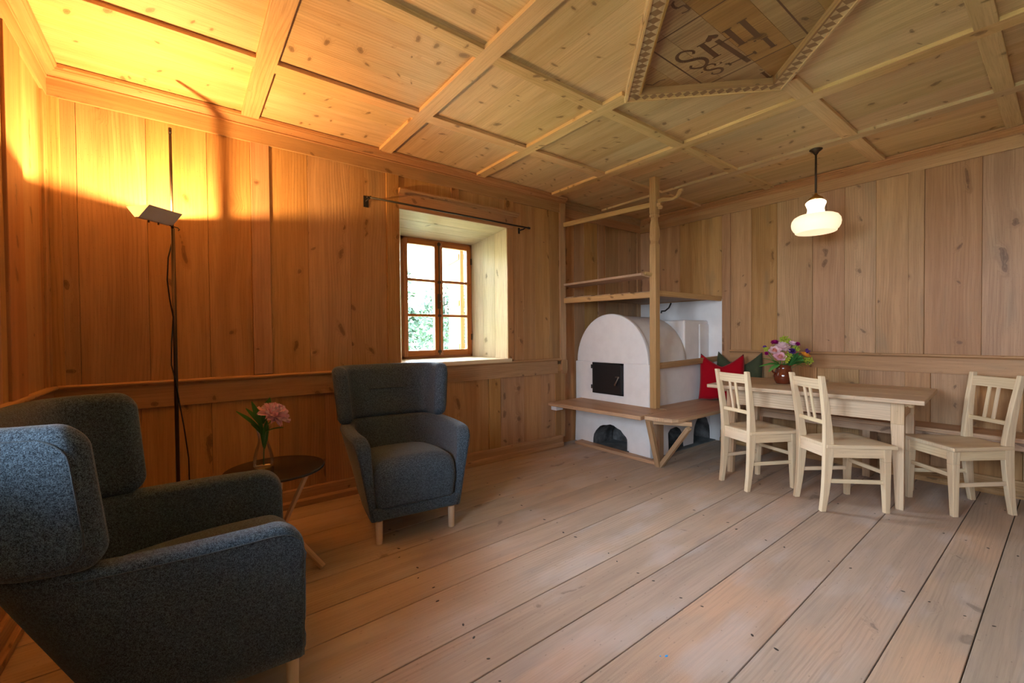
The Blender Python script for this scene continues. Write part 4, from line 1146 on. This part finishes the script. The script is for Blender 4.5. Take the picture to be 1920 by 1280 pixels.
prof = [(.0, .0), (.040, .0), (.0465, .006), (.0475, .025), (.045, .055), (.037, .09), (.027, .12), (.0225, .14), (.0225, .155), (.027, .18), (.034, .20), (.0375, .206)]
vs.lathe(prof, n=48)
vase = vs.build('flower_vase', M['vase'], loc=(VX, VY, VZ))
tag(vase, 'clear glass carafe vase holding the pink peony, on the round black table', 'vase')
def petal(mb, base, out, L, Wd, lift, curl, mi=0, ruffle=0.0, rng=random, nseg=5):
    """a cupped petal: base point, outward unit dir (horizontal), lift angle from horizontal"""
    out = Vector(out).normalized(); side = Vector((0, 0, 1)).cross(out).normalized()
    rows = []; p = Vector(base); ang = lift; ph = rng.uniform(0, 6)
    for i in range(nseg+1):
        t = i/nseg; w_ = Wd*(math.sin(math.pi*min(1, .12+.80*t))**.7)*.5
        if t > .85: w_ *= .8
        d = out*math.cos(ang)+Vector((0, 0, 1))*math.sin(ang); nrm = -out*math.sin(ang)+Vector((0, 0, 1))*math.cos(ang)
        r = []
        for j in range(5):
            u = -1+2*j/4
            r.append(p + side*u*w_ + nrm*(w_*.45*u*u) + nrm*ruffle*math.sin(ph+u*4+t*3)*t)
        rows.append(r); p = p + d*(L/nseg); ang += curl/nseg
    V, fs = mb.grid(rows, mi=mi); return fs
def blossom(mb, c, rad, spec, tilt=(0, 0), seed=0, ruf=.0, mats_n=2):
    """spec: list of (count, radius frac, length frac, width frac, lift, curl, material)"""
    rg = random.Random(seed); M4 = Matrix.Translation(c) @ Matrix.Rotation(tilt[0], 4, 'X') @ Matrix.Rotation(tilt[1], 4, 'Y')
    start = len(mb.bm.verts); mb.bm.verts.ensure_lookup_table(); before = set(mb.bm.verts)
    for cnt, rf, lf, wf, lift, curl, mi in spec:
        ph = rg.uniform(0, 6)
        for k in range(cnt):
            a = ph+2*math.pi*k/cnt+rg.uniform(-.15, .15); d = Vector((math.cos(a), math.sin(a), 0))
            petal(mb, d*rad*rf, d, rad*lf*rg.uniform(.88, 1.12), rad*wf, lift+rg.uniform(-.12, .12), curl, mi, ruf*rad, rg)
    new = [v for v in mb.bm.verts if v not in before]
    bmesh.ops.transform(mb.bm, matrix=M4, verts=new)
ROSE = [(6, .15, 1.0, .95, .15, .9, 0), (6, .12, .9, .85, .55, .9, 0), (6, .1, .75, .7, .85, .9, 1), (5, .06, .62, .55, 1.1, .9, 1), (4, .02, .5, .4, 1.3, .8, 1)]
PEONY = [(10, .15, 1.05, .62, -.25, .5, 0), (12, .15, 1.0, .5, .1, .55, 1), (14, .14, .95, .42, .45, .5, 0), (16, .12, .9, .36, .75, .45, 1), (18, .1, .88, .3, 1.0, .35, 0), (16, .08, .85, .26, 1.2, .25, 1), (12, .03, .85, .24, 1.42, .2, 0), (7, .01, .8, .2, 1.5, .2, 2)]
def leaf_blade(mb, a, b, wd, droop=.01, mi=0):
    a = Vector(a); b = Vector(b); d = b-a; side = d.cross(Vector((.2, -.3, 1))).normalized(); rows = []
    for i in range(9):
        t = i/8; p = a+d*t - Vector((0, 0, 1))*droop*math.sin(math.pi*t)*-1; w_ = wd*math.sin(math.pi*min(1, t*.93+.05))**.8
        rows.append([p-side*w_, p-side*w_*.5+Vector((0, 0, .003)), p, p+side*w_*.5+Vector((0, 0, .003)), p+side*w_])
    mb.grid(rows, mi=mi)
VO = Vector((VX, VY, VZ))
pe = empty('peony', VO); tag(pe, 'single large pink peony in the clear glass vase', 'flower')
rt = Vector((.794, -.608, 0)); tw = Vector((-.608, -.794, 0))      # right / towards the room
head = rt*.058 + Vector((0, 0, .283))
mb = MB(); blossom(mb, head - Vector((0, 0, .018)), .066, PEONY, (R(22), R(28)), 3, .13)
mb.build('blossom', [M['petal_pink'], M['petal_pale'], M['petal_deep']], pe)
mb = MB(); mb.tube([Vector((0, 0, .012)), Vector((.004, 0, .12)), rt*.018+Vector((0, 0, .21)), head-Vector((0, 0, .03))], .0028, 8); mb.build('stem', M['stem'], pe)
for a, b, wd in (((.0, 0, .18), rt*-.135+Vector((0, 0, .285)), .016), ((0, 0, .18), rt*-.055+Vector((0, 0, .335)), .02), ((0, 0, .2), rt*-.085+Vector((0, 0, .30)), .017), ((0, 0, .22), rt*.022+Vector((0, 0, .35))-tw*.03, .018), ((0, 0, .17), rt*.105+Vector((0, 0, .20)), .008), ((0, 0, .10), Vector((.0, .0, .225))+tw*.02, .016), ((.005, 0, .09), rt*.02+Vector((0, 0, .24)), .018), ((0, 0, .16), rt*-.06+Vector((0, 0, .22)), .014)):
    mb = MB(); leaf_blade(mb, a, b, wd); mb.build('leaf', M['leaf'], pe)

# ------------------------------------------------------------ floor lamp
LO = Vector((-.0375, 2.968, 0))
lp = empty('floor_lamp', LO); tag(lp, 'slim dark uplighter floor lamp with a folded grey shade, by the panelled wall', 'floor lamp')
mb = MB(); mb.lathe([(0, 0), (.135, 0), (.135, .010), (.128, .014), (.02, .016), (.016, .03), (0, .03)], n=48); mb.build('base', M['darkmetal'], lp)
mb = MB(); mb.tube([(0, 0, .02), (0, 0, 1.76)], .0095, 16); mb.build('pole', M['polemetal'], lp)
mb = MB(); mb.tube([(-.002, 0, 1.755), (-.003, 0, 2.295)], .0068, 14); mb.tube([(-.003, 0, 2.27), (-.003, 0, 2.30)], .0075, 12); mb.build('upper_pole', M['polemetal'], lp)
ax = Vector((.74, .67, 0)).normalized(); pp = Vector((-.67, .74, 0)).normalized()
B0 = Vector((-.124, 2.783, 0)) - LO
def S(a, w_, z): return B0 + ax*a + pp*w_ + Vector((0, 0, z))
LL, ZT, ZB = .176, 1.829, 1.772
mb = MB(); t = .0012
mb.hexa([S(0, .066, ZB), S(LL, .066, ZB), S(LL, 0, ZT), S(0, 0, ZT), S(0, .066+t, ZB+t), S(LL, .066+t, ZB+t), S(LL, t*1.4, ZT), S(0, t*1.4, ZT)], ax)
mb.hexa([S(0, .092, ZB), S(LL, .092, ZB), S(LL, .143, ZT), S(0, .143, ZT), S(0, .092-t, ZB+t), S(LL, .092-t, ZB+t), S(LL, .143-t*1.4, ZT), S(0, .143-t*1.4, ZT)], ax)
mb.hexa([S(0, .066, ZB), S(LL, .066, ZB), S(LL, .092, ZB), S(0, .092, ZB), S(0, .066, ZB+t), S(LL, .066, ZB+t), S(LL, .092, ZB+t), S(0, .092, ZB+t)], ax)
bmesh.ops.recalc_face_normals(mb.bm, faces=mb.bm.faces)
sh = mb.build('lamp_shade', M['shade'], lp)
for a in (0, LL):
    mb = MB(); e = .0015 if a == 0 else -.0015
    mb.hexa([S(a, .066, ZB), S(a, .092, ZB), S(a, .143, ZT), S(a, 0, ZT), S(a+e, .066, ZB), S(a+e, .092, ZB), S(a+e, .143, ZT), S(a+e, 0, ZT)], (0, 0, 1))
    bmesh.ops.recalc_face_normals(mb.bm, faces=mb.bm.faces)
    mb.build('end_cap', M['endcap'], sh)
for a in (.06, .11):
    mb = MB(); mb.tube([S(a, .079, ZB-.012), S(a, .079, ZB)], .004, 8); mb.build('screw', M['darkmetal'], sh)
mb = MB(); mb.tube([S(.155, .06, ZB-.005), S(.19, .05, ZB-.008), S(.197, .045, ZB-.018), S(.188, .043, ZB-.025)], .0028, 8); mb.build('wire_ring', M['darkmetal'], lp)
mb = MB(); mb.tube([Vector((-.002, 0, 1.70)), Vector((-.022, 0, 1.60)), Vector((-.028, 0, 1.48)), Vector((-.02, 0, 1.38)), Vector((-.006, -.008, 1.28)), Vector((-.015, -.008, 1.15)), Vector((-.018, -.006, 1.02)), Vector((.0, -.012, .93)), Vector((.012, -.012, .82)), Vector((.03, -.01, .68)), Vector((.048, 0, .5)), Vector((.05, .02, .2)), Vector((.10, .12, .01)), Vector((.30, .24, .006))], .0032, 8)
mb.build('power_cord', M['black'], lp)
pl = bpy.data.lights.new('halogen_bulb', 'POINT'); pl.energy = LAMP_W; pl.color = LAMP_C; pl.shadow_soft_size = .008
po = bpy.data.objects.new('halogen_bulb', pl); COL.objects.link(po); po.parent = lp; po.location = S(.085, .074, 1.806)

# ------------------------------------------------------------ pendant lamp
PO = Vector((3.86, 1.20, 1.93))
pn = empty('pendant_lamp', PO); tag(pn, 'lit pendant lamp with a bell-shaped opal glass shade hanging over the table', 'pendant lamp')
def ppart(name, fn, m, parent=pn, **k):
    mb = MB(); fn(mb); return mb.build(name, m, parent, **k)
ZH = ZC-.0-1.93
ppart('ceiling_cup', lambda mb: mb.lathe([(.010, ZH-.052), (.014, ZH-.045), (.022, ZH-.032), (.036, ZH-.022), (.043, ZH-.016), (.044, ZH-.004), (.0, ZH-.004)], n=32), M['darkmetal'])
ppart('rod', lambda mb: mb.tube([(0, 0, .285), (0, 0, ZH-.04)], .0075, 14), M['darkmetal'])
ppart('gallery', lambda mb: (mb.lathe([(.008, .30), (.012, .29), (.026, .276), (.046, .262), (.05, .25), (.048, .246)], n=32), mb.tube([(-.035, 0, .255), (-.03, 0, .275), (0, 0, .295), (.03, 0, .275), (.035, 0, .255)], .003, 8)), M['brass'])
ppart('glass_shade', lambda mb: mb.lathe([(.001, .012), (.05, .010), (.10, .004), (.128, .0), (.134, .004), (.136, .016), (.144, .022), (.156, .045), (.160, .070), (.156, .095), (.142, .118), (.12, .130), (.09, .137), (.066, .143)], n=64), M['opal'])
ppart('glass_neck', lambda mb: mb.lathe([(.066, .143), (.058, .152), (.054, .168), (.054, .185), (.060, .205), (.066, .218), (.066, .228), (.058, .238), (.046, .246), (.03, .25)], n=48), M['opalneck'])
bl = bpy.data.lights.new('pendant_bulb', 'POINT'); bl.energy = PENDANT_W; bl.color = (1, .72, .38); bl.shadow_soft_size = .06
# the light of the bulb leaves through the open gallery and the glass: the shade itself glows

# ------------------------------------------------------------ curtain rod
CO = Vector((1.84, YB, 2.18)); crd = empty('curtain_rod', CO); tag(crd, 'thin black iron curtain rod mounted above the window', 'curtain rod')
def cpart(name, fn, bev=.001):
    mb = MB(); fn(mb); bmesh.ops.translate(mb.bm, verts=mb.bm.verts, vec=-CO); return mb.build(name, M['iron'], crd, bevel=bev)
cpart('rod', lambda mb: mb.tube([(1.10, 3.135, 2.183), (2.60, 3.135, 2.176)], .0075, 12), 0)
cpart('bracket', lambda mb: (mb.box((1.085, YB-.006, 2.135), (1.122, YB-.0005, 2.22)), mb.tube([(1.104, YB-.003, 2.18), (1.104, 3.16, 2.18), (1.104, 3.13, 2.19)], .006, 8), mb.tube([(1.10, 3.14, 2.183), (1.08, 3.14, 2.183)], .009, 10)))
cpart('bracket', lambda mb: (mb.box((2.560, YB-.006, 2.135), (2.580, YB-.0005, 2.19)), mb.tube([(2.57, YB-.003, 2.165), (2.57, 3.16, 2.165), (2.57, 3.13, 2.175)], .006, 8), mb.tube([(2.60, 3.135, 2.176), (2.625, 3.135, 2.176)], .011, 10)))

# ------------------------------------------------------------ jug and bouquet
JO = Vector((3.955, 1.455, .7425))
jg = empty('brown_jug', JO); tag(jg, 'glazed brown ceramic jug holding the mixed bouquet on the dining table', 'jug')
mb = MB(); prof = [(0, 0), (.050, 0), (.057, .006), (.067, .028), (.0715, .052), (.069, .080), (.061, .105), (.055, .125), (.054, .140), (.057, .152), (.060, .158)]
mb.lathe(prof, n=40); mb.lathe([(max(0, r-.005), z+.004) for r, z in prof[:-1]]+[(.0555, .1585)], n=40); mb.build('body', M['ceramic'], jg)
mb = MB(); hd_ = -rt
mb.tube([hd_*.055+Vector((0, 0, .142)), hd_*.082+Vector((0, 0, .148)), hd_*.097+Vector((0, 0, .128)), hd_*.092+Vector((0, 0, .10)), hd_*.068+Vector((0, 0, .082))], .007, 10); mb.build('handle', M['ceramic'], jg)
PXM = .00444
def at(px, py, fwd=0.0):   # bouquet position from its place in the arrangement, metres from the jug axis
    return rt*((px-1469)*PXM) + Vector((0, 0, (720-py)*PXM)) + tw*fwd
def flower(name, label, px, py, fwd, rad, mats, spec=ROSE, tilt=None, seed=1, ruf=.0, cat='flower'):
    f = empty(name, JO); tag(f, label, cat)
    rad *= 1.12; c = at(px, py, fwd); mb = MB()
    blossom(mb, c, rad, spec, tilt or (R(48)*.6, R(-30)*.6), seed, ruf); mb.build('blossom', [M[m] for m in mats], f)
    mb = MB(); mb.tube([Vector((0, 0, .03)), rt*((px-1469)*PXM*.25)+Vector((0, 0, .12)), c*.75+Vector((0, 0, .03)), c], .0025, 6); mb.build('stem', M['stem'], f)
T1 = (R(38), R(-38))
flower('garden_rose', 'pale pink rose at the upper left of the bouquet in the brown jug', 1447, 660, .03, .042, ['petal_pale', 'petal_salmon'], tilt=T1, seed=5)
flower('garden_rose', 'salmon pink rose low on the left of the bouquet in the brown jug', 1453, 671, .06, .044, ['petal_pink', 'petal_salmon'], tilt=T1, seed=8)
flower('hydrangea', 'large pale blush bloom at the top middle of the bouquet', 1463, 653, .02, .048, ['petal_pale', 'petal_pale', 'petal_pale'], PEONY, (R(15), R(-15)), 11, .05)
flower('carnation', 'dark magenta flower at the top left of the bouquet', 1455, 644, -.02, .026, ['petal_magenta', 'petal_magenta', 'petal_magenta'], PEONY, (R(10), R(-10)), 12, .05)
flower('scabious', 'lilac pink flower at the top right of the bouquet', 1485, 648, .0, .034, ['petal_lilac', 'petal_pale', 'petal_lilac'], PEONY, (R(15), R(10)), 13, .05)
flower('carnation', 'small magenta bud beside the lilac flower', 1490, 646, .035, .015, ['petal_magenta', 'petal_magenta', 'petal_magenta'], PEONY, T1, 14, .05)
flower('aster', 'round purple flower in the middle of the bouquet', 1476, 659, .06, .022, ['petal_purple', 'petal_purple', 'petal_purple'], PEONY, T1, 15, .05)
flower('marigold', 'orange flower at the right of the bouquet', 1502, 668, .04, .036, ['petal_orange', 'petal_orange'], tilt=(R(30), R(10)), seed=16)
flower('aster', 'tiny purple flower at the left rim of the bouquet', 1433, 663, .03, .013, ['petal_magenta', 'petal_magenta', 'petal_magenta'], PEONY, T1, 17, .05)
def spray(name, label, px, py, fwd, rad, m, n, size, seed, cat='foliage'):
    f = empty(name, JO); tag(f, label, cat); rg = random.Random(seed); c = at(px, py, fwd)
    mb = MB()
    mb.tube([Vector((0, 0, .03)), rt*((px-1469)*PXM*.25)+Vector((0, 0, .12)), c*.75+Vector((0, 0, .03)), c], .0022, 6)
    tips = []
    for k in range(n):
        d = Vector((rg.gauss(0, 1), rg.gauss(0, 1), rg.gauss(.3, 1))).normalized()*rad*rg.uniform(.35, 1); tips.append(c+d)
        if k % 3 == 0: mb.tube([c-Vector((0, 0, rad*.5)), c+d], .001, 4)
    mb.build('stem', M['stem'], f)
    mb = MB()
    for p in tips:
        r = size*rg.uniform(.7, 1.3)
        mb.lathe([(r*.05, -r), (r*.8, -r*.5), (r, 0), (r*.75, r*.55), (r*.05, r)], Matrix.Translation(p), 7)
    o = mb.build('florets', M[m], f); o['kind'] = 'stuff'
spray('lady_mantle', 'lime green froth rising from the top of the bouquet', 1472, 641, -.01, .045, 'leaf_lime', 117, 0.0065, 21)
spray('lady_mantle', 'lime green froth between the pink rose and the jug rim', 1464, 673, .06, .034, 'leaf_lime', 91, 0.0070, 22)
spray('lady_mantle', 'lime green froth hanging at the right edge of the bouquet', 1512, 677, .02, .036, 'leaf_lime', 65, 0.0059, 23)
spray('lady_mantle', 'lime green froth behind the small magenta bud', 1490, 655, .01, .036, 'leaf_lime', 91, 0.0062, 24)
spray('lady_mantle', 'lime green sprig at the upper left edge of the bouquet', 1436, 655, .0, .02, 'leaf_lime', 39, 0.0062, 25)
spray('lady_mantle', 'lime green froth in the heart of the bouquet between the rose and the leaves', 1476, 668, .03, .040, 'leaf_lime', 90, .0068, 28)
spray('lady_mantle', 'lime green froth under the orange flower', 1494, 674, .03, .034, 'leaf_mid', 70, .0075, 29)
spray('lavender', 'purple lavender sprig sticking out on the right of the bouquet', 1512, 660, .0, .026, 'petal_purple', 40, 0.0059, 26)
spray('lavender', 'small purple sprig at the far left top of the bouquet', 1435, 651, -.01, .012, 'petal_purple', 20, 0.0056, 27)
def leaves(name, label, blades, m):
    f = empty(name, JO); tag(f, label, 'foliage')
    for a, b, wd in blades:
        mb = MB(); leaf_blade(mb, a, b, wd); mb.build('leaf', M[m], f)
leaves('fern_leaf', 'bright green jagged leaves drooping over the left side of the jug', [(at(1455, 683, .04), at(x, y, .05), w_) for x, y, w_ in ((1417, 687, .024), (1424, 672, .022), (1434, 697, .02), (1428, 684, .024), (1440, 676, .022), (1446, 690, .02))], 'leaf_mid')
leaves('broad_leaf', 'dark green broad leaves in the middle of the bouquet above the jug', [(at(1470, 686, .05), at(x, y, .06), w_) for x, y, w_ in ((1494, 671, .032), (1488, 662, .028), (1500, 679, .028), (1480, 664, .026), (1459, 684, .022), (1476, 672, .03))], 'leaf')
leaves('broad_leaf', 'pale green leaves low on the right of the bouquet', [(at(1480, 684, .03), at(x, y, .03), w_) for x, y, w_ in ((1506, 686, .010), (1500, 688, .008), (1510, 682, .012))], 'leaf_mid')

# ------------------------------------------------------------ outdoors, seen through the window
gb = MB()
gb.grid([[Vector((x, y, -2.5 + (max(0, y-14)*.35 if y > 14 else 0) + mnoise.noise(Vector((x*.1, y*.1, 0)))*.5)) for x in range(-40, 61, 5)] for y in range(-40, 71, 5)])
gr = struct(gb.build('ground_meadow', M['ground']))
shb = MB(); SO2 = Vector((WX0+.93, YB+.60, 1.5))
shb.box((-.02, 0, -.56), (.02, .46, .60)); 
for z in (-.45, 0, .48): shb.box((-.032, .02, z-.03), (.032, .44, z+.03), (0, 1, 0))
shutter = shb.build('window_shutter', M['larch'], bevel=.004, loc=tuple(SO2)); shutter.rotation_euler = (0, 0, R(-14))
tag(shutter, 'reddish wooden shutter folded open outside the window', 'shutter')
def tree(x, y, z, h, r, seed, label):
    root = empty('leafy_tree', (x, y, z)); tag(root, label, 'tree', 'trees outside the window'); rg = random.Random(seed)
    mb = MB(); mb.tube([(0, 0, -.5), (.1, 0, h*.4), (0, .1, h*.8)], [.18, .13, .05], 10); mb.build('trunk', M['bark'], root)
    mb = MB()
    cs = [(Vector((rg.uniform(-r, r)*.7, rg.uniform(-r, r)*.7, h*rg.uniform(.3, 1.0))), r*rg.uniform(.3, .55)) for _ in range(16)]
    for k in range(7000):
        c, rr = cs[k % len(cs)]; d = Vector((rg.gauss(0, 1), rg.gauss(0, 1), rg.gauss(0, 1))).normalized()*rr*rg.uniform(.5, 1)
        p = c+d; a = Vector((rg.gauss(0, 1), rg.gauss(0, 1), rg.gauss(0, 1))).normalized()*.055; b = a.cross(Vector((rg.gauss(0, 1), rg.gauss(0, 1), 1))).normalized()*.08
        f = mb.bm.faces.new([mb.bm.verts.new(q) for q in (p-a, p+b, p+a, p-b)])
    o = mb.build('crown', M['leafout'], root)
tree(3.9, 10.5, -2.5, 5.2, 1.6, 1, 'leafy green tree straight outside the window')
tree(8.0, 14.5, -2.5, 6.0, 1.8, 2, 'leafy green tree outside, seen through the right sash')
tree(2.2, 19, -2.5, 7.5, 2.2, 3, 'tall green tree farther off outside the left sash')
